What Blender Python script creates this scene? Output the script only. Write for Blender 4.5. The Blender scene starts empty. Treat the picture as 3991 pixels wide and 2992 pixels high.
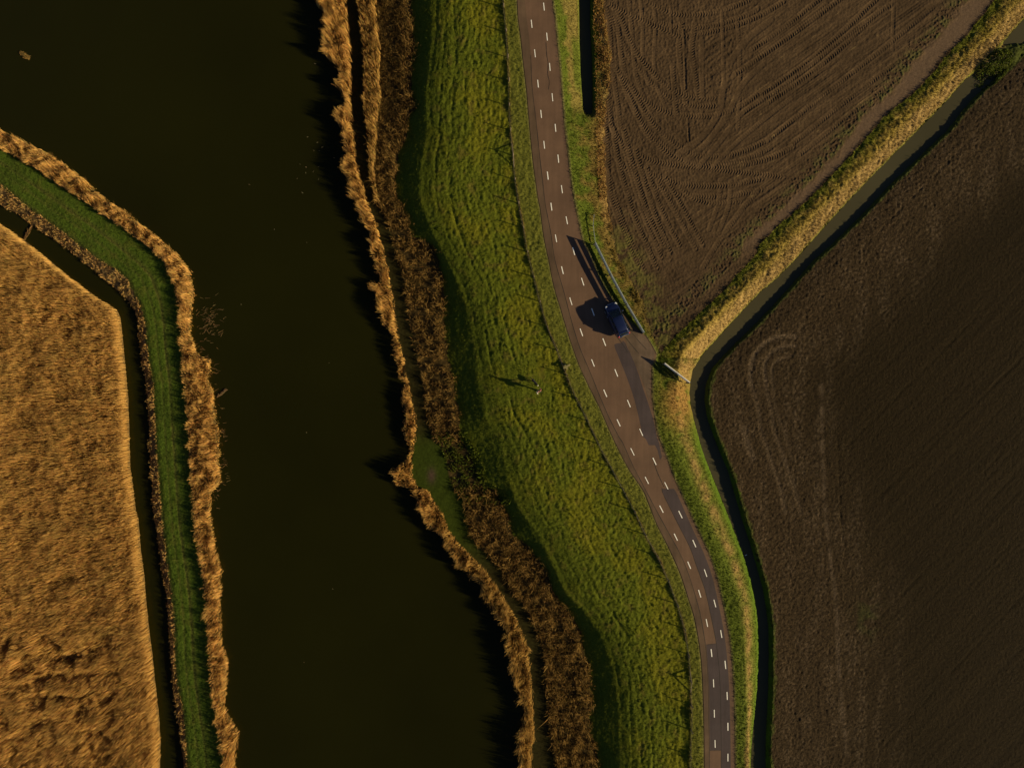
import bpy, bmesh, math, random
import numpy as np
from mathutils import Vector, Matrix
from mathutils.geometry import tessellate_polygon

random.seed(7)
rng = np.random.default_rng(11)
S = bpy.context.scene
C = S.collection

# ------------------------------------------------------------------ camera, sky, sun, exposure
K = 0.03326            # metres per photograph pixel on the river surface
CX, CY = 1995.5, 1496.0
H = 88.0               # flying height of the camera above the river

cam_d = bpy.data.cameras.new('camera')
cam = bpy.data.objects.new('camera', cam_d)
C.objects.link(cam)
cam.location = (0, 0, H)
cam.rotation_euler = (0, 0, 0)
cam_d.sensor_fit = 'HORIZONTAL'
cam_d.angle = 2 * math.atan(CX * K / H)
cam_d.clip_end = 5000
S.camera = cam

SUN_EL = math.radians(17.5)
SUN_AZ = (0.954, -0.300)
sdir = Vector((SUN_AZ[0] * math.cos(SUN_EL), SUN_AZ[1] * math.cos(SUN_EL), math.sin(SUN_EL))).normalized()

w = bpy.data.worlds.new('World')
S.world = w
w.use_nodes = True
nt = w.node_tree
bg = nt.nodes['Background']
sky = nt.nodes.new('ShaderNodeTexSky')
sky.sky_type = 'NISHITA'
sky.sun_disc = False
sky.sun_elevation = SUN_EL
sky.sun_rotation = math.atan2(SUN_AZ[0], SUN_AZ[1])
sky.air_density = 0.45
sky.dust_density = 0.4
sky.ozone_density = 1.0
nt.links.new(sky.outputs[0], bg.inputs[0])
bg.inputs[1].default_value = 0.05

sl = bpy.data.lights.new('sun', 'SUN')
sl.energy = 5.0
sl.angle = math.radians(0.55)
sl.color = (1.0, 0.80, 0.44)
so = bpy.data.objects.new('sun', sl)
C.objects.link(so)
so.rotation_euler = sdir.to_track_quat('Z', 'Y').to_euler()
so.location = (60, -20, 40)

S.view_settings.view_transform = 'Standard'
S.view_settings.look = 'None'
S.view_settings.gamma = 1.0
S.view_settings.use_curve_mapping = False
S.view_settings.exposure = 0.85

# ------------------------------------------------------------------ helpers
def tag(o, label, cat=None, group=None, kind=None):
    o['label'] = label
    if cat: o['category'] = cat
    if group: o['group'] = group
    if kind: o['kind'] = kind
    return o

def px(x, y, z=0.0):
    """photograph pixel + real height -> world position"""
    s = K * (H - z) / H
    return ((x - CX) * s, (CY - y) * s)

def _hash(ix, iy, seed):
    h = (ix.astype(np.int64) * 374761393 + iy.astype(np.int64) * 668265263 + seed * 1442695041) & 0xFFFFFFFF
    h = ((h ^ (h >> 13)) * 1274126177) & 0xFFFFFFFF
    h = (h ^ (h >> 16)) & 0xFFFFFFFF
    return h

def noise(x, y, seed=0):
    x = np.asarray(x, float); y = np.asarray(y, float)
    x0 = np.floor(x); y0 = np.floor(y)
    fx = x - x0; fy = y - y0
    u = fx * fx * fx * (fx * (fx * 6 - 15) + 10); v = fy * fy * fy * (fy * (fy * 6 - 15) + 10)
    def g(ix, iy, dx, dy):
        a = _hash(ix, iy, seed) * (2 * math.pi / 4294967296.0)
        return np.cos(a) * dx + np.sin(a) * dy
    n00 = g(x0, y0, fx, fy); n10 = g(x0 + 1, y0, fx - 1, fy)
    n01 = g(x0, y0 + 1, fx, fy - 1); n11 = g(x0 + 1, y0 + 1, fx - 1, fy - 1)
    return 1.5 * ((n00 * (1 - u) + n10 * u) * (1 - v) + (n01 * (1 - u) + n11 * u) * v)

def fbm(x, y, octv=3, seed=0, gain=0.5):
    a, s, f = 1.0, 0.0, 1.0
    for i in range(octv):
        s = s + a * noise(x * f, y * f, seed + i * 17)
        a *= gain; f *= 2.03
    return s

def sstep(a, b, x):
    t = np.clip((np.asarray(x, float) - a) / (b - a), 0, 1)
    return t * t * (3 - 2 * t)

def mix(a, b, t):
    return a + (b - a) * t

def mixc(c, col, t):
    return c + (np.asarray(col) - c) * t[..., None]

def make_mesh(name, verts, quads=None, tris=None, cols=None, mat=None, smooth=True, parent=None):
    me = bpy.data.meshes.new(name)
    verts = np.asarray(verts, np.float32)
    nq = 0 if quads is None else len(quads)
    ntr = 0 if tris is None else len(tris)
    me.vertices.add(len(verts))
    me.vertices.foreach_set('co', verts.ravel())
    loops = []
    if nq: loops.append(np.asarray(quads, np.int32).ravel())
    if ntr: loops.append(np.asarray(tris, np.int32).ravel())
    loops = np.concatenate(loops)
    me.loops.add(len(loops))
    me.loops.foreach_set('vertex_index', loops)
    starts = np.concatenate([np.arange(nq) * 4, nq * 4 + np.arange(ntr) * 3]).astype(np.int32)
    me.polygons.add(nq + ntr)
    me.polygons.foreach_set('loop_start', starts)
    me.polygons.foreach_set('use_smooth', np.full(nq + ntr, smooth))
    if cols is not None:
        at = me.color_attributes.new('Col', 'FLOAT_COLOR', 'POINT')
        c4 = np.ones((len(verts), 4), np.float32)
        c4[:, :3] = cols
        at.data.foreach_set('color', c4.ravel())
    me.update(calc_edges=True)
    me.validate()
    if mat: me.materials.append(mat)
    o = bpy.data.objects.new(name, me)
    C.objects.link(o)
    if parent: o.parent = parent
    return o

def bm_obj(name, bm, mat, parent=None, smooth=False):
    me = bpy.data.meshes.new(name)
    bmesh.ops.recalc_face_normals(bm, faces=bm.faces)
    bm.to_mesh(me); bm.free()
    if smooth:
        for p in me.polygons: p.use_smooth = True
    me.materials.append(mat)
    o = bpy.data.objects.new(name, me)
    C.objects.link(o)
    if parent: o.parent = parent
    return o

def empty(name, loc, rz=0):
    o = bpy.data.objects.new(name, None)
    C.objects.link(o)
    o.location = loc
    o.rotation_euler = (0, 0, rz)
    o.empty_display_size = 0.3
    return o

def bm_box(bm, c, s, rz=0.0, bev=0.0, rot=None):
    r = bmesh.ops.create_cube(bm, size=1.0)
    vs = r['verts']
    R = rot if rot is not None else Matrix.Rotation(rz, 3, 'Z')
    for v in vs:
        v.co = R @ Vector((v.co.x * s[0], v.co.y * s[1], v.co.z * s[2])) + Vector(c)
    if bev > 0:
        es = list({e for v in vs for e in v.link_edges})
        bmesh.ops.bevel(bm, geom=es, offset=bev, segments=1, affect='EDGES')

def bm_tube(bm, pts, rad, n=6, cap=True):
    pts = [Vector(p) for p in pts]
    rings = []
    for i, p in enumerate(pts):
        d = (pts[min(i + 1, len(pts) - 1)] - pts[max(i - 1, 0)]).normalized()
        a = d.orthogonal().normalized(); b = d.cross(a)
        r = rad[i] if isinstance(rad, (list, tuple)) else rad
        rings.append([bm.verts.new(p + (a * math.cos(t) + b * math.sin(t)) * r)
                      for t in (2 * math.pi * k / n for k in range(n))])
    for i in range(len(rings) - 1):
        for k in range(n):
            bm.faces.new((rings[i][k], rings[i][(k + 1) % n], rings[i + 1][(k + 1) % n], rings[i + 1][k]))
    if cap:
        bm.faces.new(rings[0][::-1]); bm.faces.new(rings[-1])

# ------------------------------------------------------------------ materials
def mat_base(name):
    m = bpy.data.materials.new(name)
    m.use_nodes = True
    n = m.node_tree.nodes; l = m.node_tree.links
    return m, n, l, n['Principled BSDF']

def ground_mat(name, nscale=6.0, var=0.35, bscale=9.0, bstr=0.5, bdist=0.04, rough=0.95, fine=30.0):
    m, n, l, p = mat_base(name)
    at = n.new('ShaderNodeAttribute'); at.attribute_name = 'Col'
    tc = n.new('ShaderNodeTexCoord')
    n1 = n.new('ShaderNodeTexNoise'); n1.inputs['Scale'].default_value = nscale
    n1.inputs['Detail'].default_value = 4; n1.inputs['Roughness'].default_value = 0.65
    l.new(tc.outputs['Object'], n1.inputs['Vector'])
    mr = n.new('ShaderNodeMapRange')
    mr.inputs['From Min'].default_value = 0.3; mr.inputs['From Max'].default_value = 0.7
    mr.inputs['To Min'].default_value = 1 - var; mr.inputs['To Max'].default_value = 1 + var
    l.new(n1.outputs['Fac'], mr.inputs['Value'])
    mu = n.new('ShaderNodeVectorMath'); mu.operation = 'MULTIPLY'
    l.new(at.outputs['Color'], mu.inputs[0]); l.new(mr.outputs[0], mu.inputs[1])
    l.new(mu.outputs[0], p.inputs['Base Color'])
    p.inputs['Roughness'].default_value = rough
    p.inputs['Specular IOR Level'].default_value = 0.05
    n2 = n.new('ShaderNodeTexNoise'); n2.inputs['Scale'].default_value = bscale
    n2.inputs['Detail'].default_value = 5; n2.inputs['Roughness'].default_value = 0.7
    l.new(tc.outputs['Object'], n2.inputs['Vector'])
    b = n.new('ShaderNodeBump'); b.inputs['Strength'].default_value = bstr; b.inputs['Distance'].default_value = bdist
    l.new(n2.outputs['Fac'], b.inputs['Height'])
    l.new(b.outputs[0], p.inputs['Normal'])
    return m

def blade_mat(name, transl=0.3):
    m = bpy.data.materials.new(name); m.use_nodes = True
    n = m.node_tree.nodes; l = m.node_tree.links
    n.remove(n['Principled BSDF'])
    at = n.new('ShaderNodeAttribute'); at.attribute_name = 'Col'
    d = n.new('ShaderNodeBsdfDiffuse'); t = n.new('ShaderNodeBsdfTranslucent'); mx = n.new('ShaderNodeMixShader')
    mx.inputs[0].default_value = transl
    l.new(at.outputs['Color'], d.inputs['Color']); l.new(at.outputs['Color'], t.inputs['Color'])
    l.new(d.outputs[0], mx.inputs[1]); l.new(t.outputs[0], mx.inputs[2])
    l.new(mx.outputs[0], n['Material Output'].inputs['Surface'])
    return m

def plain_mat(name, col, rough=0.6, metal=0.0, spec=0.4, coat=0.0, var=0.12, scale=3.0, bump=0.0, streak=None):
    m, n, l, p = mat_base(name)
    tc = n.new('ShaderNodeTexCoord')
    n1 = n.new('ShaderNodeTexNoise'); n1.inputs['Scale'].default_value = scale
    n1.inputs['Detail'].default_value = 6; n1.inputs['Roughness'].default_value = 0.65
    if streak:
        mp = n.new('ShaderNodeMapping'); mp.inputs['Scale'].default_value = streak
        l.new(tc.outputs['Object'], mp.inputs['Vector']); l.new(mp.outputs[0], n1.inputs['Vector'])
    else:
        l.new(tc.outputs['Object'], n1.inputs['Vector'])
    mr = n.new('ShaderNodeMapRange')
    mr.inputs['From Min'].default_value = 0.3; mr.inputs['From Max'].default_value = 0.7
    mr.inputs['To Min'].default_value = 1 - var; mr.inputs['To Max'].default_value = 1 + var
    l.new(n1.outputs['Fac'], mr.inputs['Value'])
    mu = n.new('ShaderNodeVectorMath'); mu.operation = 'MULTIPLY'
    mu.inputs[0].default_value = col
    l.new(mr.outputs[0], mu.inputs[1])
    l.new(mu.outputs[0], p.inputs['Base Color'])
    p.inputs['Roughness'].default_value = rough
    p.inputs['Metallic'].default_value = metal
    p.inputs['Specular IOR Level'].default_value = spec
    p.inputs['Coat Weight'].default_value = coat
    if bump > 0:
        n2 = n.new('ShaderNodeTexNoise'); n2.inputs['Scale'].default_value = 60; n2.inputs['Detail'].default_value = 3
        l.new(tc.outputs['Object'], n2.inputs['Vector'])
        b = n.new('ShaderNodeBump'); b.inputs['Strength'].default_value = bump; b.inputs['Distance'].default_value = 0.01
        l.new(n2.outputs['Fac'], b.inputs['Height']); l.new(b.outputs[0], p.inputs['Normal'])
    return m

def road_mat(name, col, var=0.16, lane_streak=0.10):
    """worn asphalt: large blotches, streaks along the driving direction, fine chippings"""
    m, n, l, p = mat_base(name)
    tc = n.new('ShaderNodeTexCoord')
    def nz(scale, vec=None, det=4):
        k = n.new('ShaderNodeTexNoise'); k.inputs['Scale'].default_value = scale; k.inputs['Detail'].default_value = det
        k.inputs['Roughness'].default_value = 0.6
        l.new(vec if vec else tc.outputs['Object'], k.inputs['Vector']); return k.outputs['Fac']
    mp = n.new('ShaderNodeMapping'); mp.inputs['Rotation'].default_value = (0, 0, math.radians(-14)); mp.inputs['Scale'].default_value = (2.2, 0.12, 1)
    l.new(tc.outputs['Object'], mp.inputs['Vector'])
    def rngmap(src, lo, hi, a=0.3, b=0.7):
        r = n.new('ShaderNodeMapRange'); r.inputs['From Min'].default_value = a; r.inputs['From Max'].default_value = b
        r.inputs['To Min'].default_value = lo; r.inputs['To Max'].default_value = hi
        l.new(src, r.inputs['Value']); return r.outputs[0]
    a = rngmap(nz(0.35), 1 - var, 1 + var)
    b = rngmap(nz(1.0, mp.outputs[0]), 1 - lane_streak, 1 + lane_streak)
    c = rngmap(nz(14, det=6), 0.88, 1.12)
    m1 = n.new('ShaderNodeMath'); m1.operation = 'MULTIPLY'; l.new(a, m1.inputs[0]); l.new(b, m1.inputs[1])
    m2 = n.new('ShaderNodeMath'); m2.operation = 'MULTIPLY'; l.new(m1.outputs[0], m2.inputs[0]); l.new(c, m2.inputs[1])
    mu = n.new('ShaderNodeVectorMath'); mu.operation = 'MULTIPLY'; mu.inputs[0].default_value = col
    l.new(m2.outputs[0], mu.inputs[1]); l.new(mu.outputs[0], p.inputs['Base Color'])
    p.inputs['Roughness'].default_value = 0.85; p.inputs['Specular IOR Level'].default_value = 0.2
    k = nz(45)
    bp = n.new('ShaderNodeBump'); bp.inputs['Strength'].default_value = 0.12; bp.inputs['Distance'].default_value = 0.01
    l.new(k, bp.inputs['Height']); l.new(bp.outputs[0], p.inputs['Normal'])
    return m

M = {}
M['grass'] = ground_mat('dike_grass', 5, 0.32, 7, 0.9, 0.06)
M['soil1'] = ground_mat('ploughed_soil', 5, 0.22, 14, 0.6, 0.03)
M['soil2'] = ground_mat('harrowed_soil', 8, 0.62, 6.0, 1.0, 0.12)
M['mud'] = ground_mat('bank_mud', 4, 0.3, 8, 0.6, 0.04)
M['reed'] = blade_mat('dead_reed', 0.42)
M['blade'] = blade_mat('grass_blade', 0.35)
M['asphalt'] = road_mat('brown_asphalt', (0.107, 0.064, 0.042))
M['asphalt_dark'] = road_mat('dark_asphalt', (0.050, 0.037, 0.040), 0.18, 0.12)
M['asphalt_edge'] = road_mat('edge_asphalt', (0.084, 0.054, 0.034), 0.25, 0.15)
M['concrete'] = road_mat('apron_concrete', (0.092, 0.064, 0.045), 0.35, 0.2)
M['seam'] = plain_mat('seam_tar', (0.012, 0.009, 0.008), 0.8)
M['paint'] = plain_mat('road_paint', (0.74, 0.73, 0.70), 0.7, var=0.22, scale=9)
M['wood'] = plain_mat('weathered_wood', (0.13, 0.10, 0.07), 0.85, var=0.3, scale=5, streak=(1, 1, 6), bump=0.3)
M['wood_pale'] = plain_mat('pale_wood', (0.17, 0.15, 0.06), 0.8, var=0.25, scale=6)
M['rail'] = plain_mat('grey_rail', (0.20, 0.235, 0.26), 0.55, var=0.2, scale=4)
M['rail_white'] = plain_mat('white_rail', (0.62, 0.60, 0.56), 0.55, var=0.18, scale=4)
M['wire'] = plain_mat('fence_wire', (0.2, 0.2, 0.19), 0.4, metal=0.8)
M['steel'] = plain_mat('galvanised_steel', (0.4, 0.41, 0.42), 0.4, metal=0.7)

def water_mat(name, col, rough, bs, bstr):
    m, n, l, p = mat_base(name)
    tc = n.new('ShaderNodeTexCoord')
    n0 = n.new('ShaderNodeTexNoise'); n0.inputs['Scale'].default_value = 0.05; n0.inputs['Detail'].default_value = 3
    l.new(tc.outputs['Object'], n0.inputs['Vector'])
    mr = n.new('ShaderNodeMapRange'); mr.inputs['From Min'].default_value = 0.3; mr.inputs['From Max'].default_value = 0.7
    mr.inputs['To Min'].default_value = 0.88; mr.inputs['To Max'].default_value = 1.12
    l.new(n0.outputs['Fac'], mr.inputs['Value'])
    mu = n.new('ShaderNodeVectorMath'); mu.operation = 'MULTIPLY'; mu.inputs[0].default_value = col
    l.new(mr.outputs[0], mu.inputs[1]); l.new(mu.outputs[0], p.inputs['Base Color'])
    p.inputs['Roughness'].default_value = rough
    p.inputs['IOR'].default_value = 1.333
    p.inputs['Specular IOR Level'].default_value = 0.2
    n2 = n.new('ShaderNodeTexNoise'); n2.inputs['Scale'].default_value = bs; n2.inputs['Detail'].default_value = 3
    l.new(tc.outputs['Object'], n2.inputs['Vector'])
    b = n.new('ShaderNodeBump'); b.inputs['Strength'].default_value = bstr; b.inputs['Distance'].default_value = 0.02
    l.new(n2.outputs['Fac'], b.inputs['Height']); l.new(b.outputs[0], p.inputs['Normal'])
    return m
M['river'] = water_mat('river_water', (0.0094, 0.0096, 0.0011), 0.12, 2.5, 0.05)
M['ditch'] = water_mat('ditch_water', (0.050, 0.046, 0.026), 0.12, 3.0, 0.04)

# ------------------------------------------------------------------ traced lines of the place (photograph pixels)
L5 = [(-700,420),(0,868),(48,902),(97,936),(159,984),(217,1032),(270,1076),(328,1119),(386,1163),(434,1190),(458,1208),(471,1239),(478,1297),(485,1369),(492,1451),(500,1538),(504,1634),(507,1731),(509,1818),(519,1885),(533,1996),(542,2030),(548,2120),(563,2239),(572,2347),(583,2449),(598,2568),(610,2688),(622,2796),(628,2898),(625,2992),(640,3400)]
L4 = [(-700,355),(0,801),(72,839),(116,873),(193,926),(270,979),(338,1037),(401,1085),(459,1138),(507,1182),(522,1210),(536,1263),(541,1335),(550,1408),(562,1470),(570,1552),(577,1634),(579,1731),(582,1803),(589,1876),(594,1996),(600,2030),(610,2090),(628,2209),(646,2329),(655,2449),(661,2539),(670,2658),(685,2766),(700,2868),(715,2992),(740,3400)]
L3 = [(-700,270),(0,719),(58,767),(121,820),(203,873),(251,912),(314,960),(376,1008),(444,1047),(492,1085),(521,1143),(545,1190),(565,1272),(570,1345),(579,1417),(594,1490),(598,1586),(603,1683),(608,1779),(615,1852),(620,1924),(627,1996),(634,2060),(646,2180),(664,2299),(676,2419),(679,2569),(688,2658),(706,2748),(718,2838),(727,2992),(755,3400)]
L2 = [(-700,150),(0,588),(72,627),(135,665),(193,709),(270,757),(328,796),(376,830),(434,868),(507,921),(569,969),(623,1023),(652,1076),(671,1148),(680,1200),(685,1297),(693,1393),(700,1465),(707,1562),(714,1658),(724,1779),(729,1876),(738,1996),(742,2060),(757,2150),(772,2239),(784,2359),(793,2479),(802,2598),(811,2718),(823,2808),(844,2898),(853,2992),(880,3400)]
L1 = [(-700,70),(0,504),(72,545),(159,583),(241,636),(314,690),(367,738),(415,781),(473,815),(531,868),(584,897),(632,945),(695,998),(738,1056),(753,1153),(745,1205),(740,1297),(753,1335),(770,1383),(816,1403),(818,1451),(800,1475),(830,1528),(833,1581),(840,1634),(849,1683),(847,1745),(859,1770),(845,1784),(857,1837),(854,1885),(820,1924),(816,1992),(829,2072),(838,2144),(862,2227),(850,2263),(865,2293),(853,2335),(856,2419),(862,2509),(886,2580),(883,2676),(868,2742),(892,2796),(928,2856),(910,2957),(916,2992),(950,3400)]
R1 = [(1190,-400),(1219,0),(1234,29),(1263,63),(1272,97),(1263,145),(1263,183),(1272,232),(1311,261),(1316,290),(1306,333),(1330,367),(1354,394),(1316,425),(1304,463),(1321,497),(1340,545),(1340,589),(1328,647),(1340,685),(1359,724),(1369,772),(1392,800),(1404,863),(1428,897),(1430,945),(1445,993),(1469,1051),(1479,1094),(1445,1109),(1454,1157),(1479,1215),(1493,1268),(1517,1297),(1532,1345),(1536,1403),(1551,1476),(1580,1490),(1561,1514),(1564,1592),(1581,1630),(1559,1674),(1579,1712),(1588,1751),(1588,1790),(1521,1828),(1530,1881),(1564,1900),(1598,1908),(1612,1944),(1641,2007),(1680,2055),(1714,2098),(1743,2132),(1762,2176),(1801,2222),(1830,2243),(1856,2265),(1870,2308),(1913,2378),(1945,2416),(1967,2459),(1967,2523),(1983,2588),(1999,2663),(2021,2723),(2037,2739),(2037,2787),(2021,2847),(2016,2917),(2026,2992),(2030,3400)]
R2 = [(1320,-400),(1345,0),(1354,97),(1367,193),(1369,290),(1367,396),(1371,483),(1379,555),(1388,642),(1408,714),(1436,800),(1464,872),(1488,959),(1508,1041),(1522,1114),(1536,1210),(1546,1297),(1565,1370),(1580,1442),(1592,1510),(1608,1572),(1622,1659),(1612,1727),(1603,1790),(1603,1857),(1632,1901),(1661,1905),(1690,1949),(1719,1997),(1747,2065),(1786,2113),(1825,2156),(1883,2209),(1914,2254),(1962,2324),(2005,2399),(2037,2469),(2059,2534),(2064,2610),(2069,2674),(2075,2766),(2078,2847),(2069,2917),(2064,2992),(2066,3400)]
R3 = [(1370,-400),(1395,0),(1408,97),(1417,193),(1420,290),(1417,396),(1427,483),(1436,555),(1438,652),(1451,724),(1470,800),(1493,824),(1527,921),(1546,993),(1570,1065),(1585,1162),(1590,1234),(1604,1292),(1623,1379),(1638,1452),(1656,1524),(1658,1572),(1670,1635),(1685,1693),(1709,1732),(1738,1790),(1747,1852),(1767,1910),(1800,1934),(1815,1983),(1820,2031),(1834,2079),(1858,2127),(1921,2176),(1960,2232),(1999,2308),(2059,2378),(2080,2442),(2113,2502),(2123,2577),(2129,2685),(2140,2793),(2150,2900),(2172,2992),(2180,3400)]
R4 = [(1595,-400),(1603,0),(1601,72),(1610,145),(1613,217),(1601,299),(1605,367),(1620,420),(1586,463),(1581,531),(1557,579),(1547,652),(1538,724),(1547,772),(1570,800),(1590,872),(1609,921),(1686,959),(1710,1017),(1725,1090),(1730,1162),(1734,1259),(1739,1331),(1749,1403),(1768,1476),(1776,1548),(1781,1572),(1791,1621),(1786,1693),(1834,1770),(1858,1838),(1868,1876),(1926,1910),(1955,1963),(1984,2021),(1994,2079),(2052,2123),(2090,2176),(2125,2216),(2145,2281),(2177,2340),(2226,2399),(2263,2459),(2274,2523),(2296,2593),(2301,2669),(2312,2728),(2301,2782),(2301,2863),(2323,2911),(2333,2992),(2340,3400)]
R5 = [(1683,-400),(1683,0),(1683,145),(1673,241),(1660,338),(1658,434),(1660,531),(1640,627),(1630,724),(1640,800),(1680,897),(1740,1017),(1787,1114),(1821,1210),(1840,1307),(1855,1403),(1868,1500),(1886,1621),(1935,1693),(1970,1838),(2020,1983),(2090,2079),(2150,2200),(2200,2308),(2270,2378),(2339,2469),(2380,2577),(2405,2685),(2409,2793),(2414,2900),(2420,2992),(2425,3400)]
R6 = [(1930,-400),(1960,0),(1972,97),(1979,217),(1984,314),(1987,434),(1992,531),(2001,603),(2006,676),(2018,772),(2024,800),(2038,872),(2053,969),(2077,1065),(2101,1162),(2120,1234),(2140,1292),(2164,1345),(2188,1413),(2203,1447),(2220,1500),(2259,1577),(2307,1674),(2346,1761),(2394,1845),(2448,1941),(2487,2019),(2525,2105),(2579,2197),(2614,2290),(2647,2375),(2671,2467),(2683,2550),(2690,2655),(2692,2751),(2692,2843),(2690,2926),(2688,2992),(2680,3400)]
R7 = [(1985,-400),(2016,0),(2020,72),(2030,145),(2040,241),(2054,362),(2064,483),(2078,627),(2098,772),(2106,812),(2120,921),(2140,1017),(2159,1114),(2188,1210),(2217,1307),(2256,1418),(2296,1505),(2339,1590),(2375,1674),(2410,1748),(2453,1830),(2511,1917),(2559,2038),(2603,2125),(2651,2231),(2685,2335),(2703,2390),(2721,2475),(2734,2571),(2740,2676),(2744,2801),(2746,2992),(2745,3400)]
R7b = [(2010,-400),(2045,0),(2059,121),(2069,217),(2074,338),(2088,459),(2103,603),(2117,724),(2126,800),(2145,897),(2164,1017),(2198,1138),(2227,1249),(2260,1355),(2300,1450),(2336,1539),(2372,1623),(2409,1696),(2429,1729),(2468,1816),(2516,1908),(2564,1999),(2612,2086),(2656,2168),(2690,2255),(2717,2345),(2731,2400),(2746,2488),(2754,2550),(2761,2676),(2763,2801),(2765,2992),(2764,3400)]
R8 = [(2120,-400),(2151,0),(2161,72),(2170,169),(2180,265),(2190,386),(2197,483),(2209,579),(2219,676),(2233,772),(2243,820),(2258,890),(2269,939),(2300,998),(2330,1074),(2365,1140),(2405,1195),(2450,1250),(2495,1292),(2522,1318),(2556,1375),(2550,1405),(2539,1425),(2539,1493),(2539,1541),(2548,1614),(2561,1691),(2593,1772),(2622,1854),(2665,1951),(2709,2047),(2757,2149),(2791,2245),(2815,2352),(2838,2467),(2850,2571),(2857,2676),(2861,2801),(2863,2992),(2862,3400)]
Tl = [(2240,-400),(2257,0),(2260,169),(2264,290),(2274,425),(2280,470),(2290,700),(2310,860),(2340,960),(2380,1050),(2425,1140),(2470,1210),(2505,1275),(2530,1318),(2558,1375),(2562,1420),(2562,1500),(2568,1600),(2585,1691),(2860,2350),(2890,2992),(2890,3400)]
Tr = [(2290,-400),(2303,0),(2303,97),(2310,217),(2312,314),(2312,410),(2310,470),(2318,700),(2335,860),(2362,960),(2402,1050),(2445,1140),(2485,1210),(2513,1275),(2535,1318),(2559,1375),(2566,1420),(2566,1500),(2573,1600),(2590,1691),(2866,2350),(2896,2992),(2896,3400)]
F1l = [(2335,-400),(2349,0),(2358,97),(2380,217),(2363,410),(2354,483),(2354,627),(2363,772),(2370,800),(2379,876),(2395,969),(2438,1062),(2480,1138),(2510,1210),(2528,1285),(2545,1330),(2560,1378),(2570,1420),(2571,1500),(2580,1600),(2598,1691),(2873,2350),(2903,2992),(2903,3400)]
F1r = [(4160,-330),(3877,0),(3769,139),(3702,199),(3624,296),(3551,374),(3461,440),(3383,531),(3286,639),(3202,724),(3123,802),(3045,869),(2960,953),(2941,1000),(2869,1078),(2790,1157),(2704,1237),(2632,1307),(2590,1349),(2563,1378),(2574,1420),(2576,1500),(2586,1600),(2604,1691),(2880,2350),(2910,2992),(2910,3400)]
DN = [(4420,-400),(4069,0),(3991,78),(3925,151),(3840,235),(3762,314),(3684,404),(3594,495),(3503,585),(3413,676),(3322,772),(3238,862),(3141,971),(3116,1000),(3038,1078),(2959,1145),(2881,1229),(2809,1308),(2748,1374),(2704,1440),(2696,1480),(2691,1529),(2696,1577),(2705,1621),(2722,1686),(2747,1772),(2786,1869),(2825,1965),(2863,2062),(2897,2149),(2931,2255),(2950,2352),(2960,2430),(2963,2509),(2961,2592),(2957,2676),(2946,2780),(2934,2884),(2928,2992),(2920,3400)]
DS = [(4640,-400),(4220,0),(4100,110),(3919,283),(3805,386),(3714,500),(3606,603),(3491,712),(3401,808),(3286,923),(3214,989),(3176,1024),(3074,1139),(3002,1217),(2929,1290),(2851,1368),(2790,1434),(2766,1500),(2760,1561),(2772,1630),(2796,1700),(2820,1758),(2854,1840),(2883,1941),(2912,2038),(2936,2110),(2965,2207),(2989,2294),(3004,2380),(3012,2460),(3013,2550),(3011,2676),(3007,2780),(3001,2884),(3001,2992),(2998,3400)]

ROAD_Z, FIELD_Z, WL = 2.2, 0.75, 0.20

def row_fn(poly, z):
    p = np.array([px(x, y, z) for x, y in poly])
    o = np.argsort(p[:, 1], kind='stable')
    p = p[o]
    return lambda Y: np.interp(Y, p[:, 1], p[:, 0])

fL5, fL4, fL3, fL2, fL1 = (row_fn(p, z) for p, z in ((L5, .15), (L4, 0), (L3, .5), (L2, .8), (L1, .3)))
fR1, fR2, fR3, fR4 = (row_fn(p, z) for p, z in ((R1, .4), (R2, .3), (R3, .5), (R4, .6)))
fR5, fR6, fR7, fR8 = (row_fn(p, z) for p, z in ((R5, 1.6), (R6, 2.1), (R7, 2.2), (R8, 2.2)))
fTl, fTr, fF1l, fF1r, fDN, fDS = (row_fn(p, z) for p, z in ((Tl, .6), (Tr, .6), (F1l, .75), (F1r, .75), (DN, .35), (DS, .75)))
ypx = lambda Y: CY - Y / K            # approximate photo row of a world row

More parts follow.
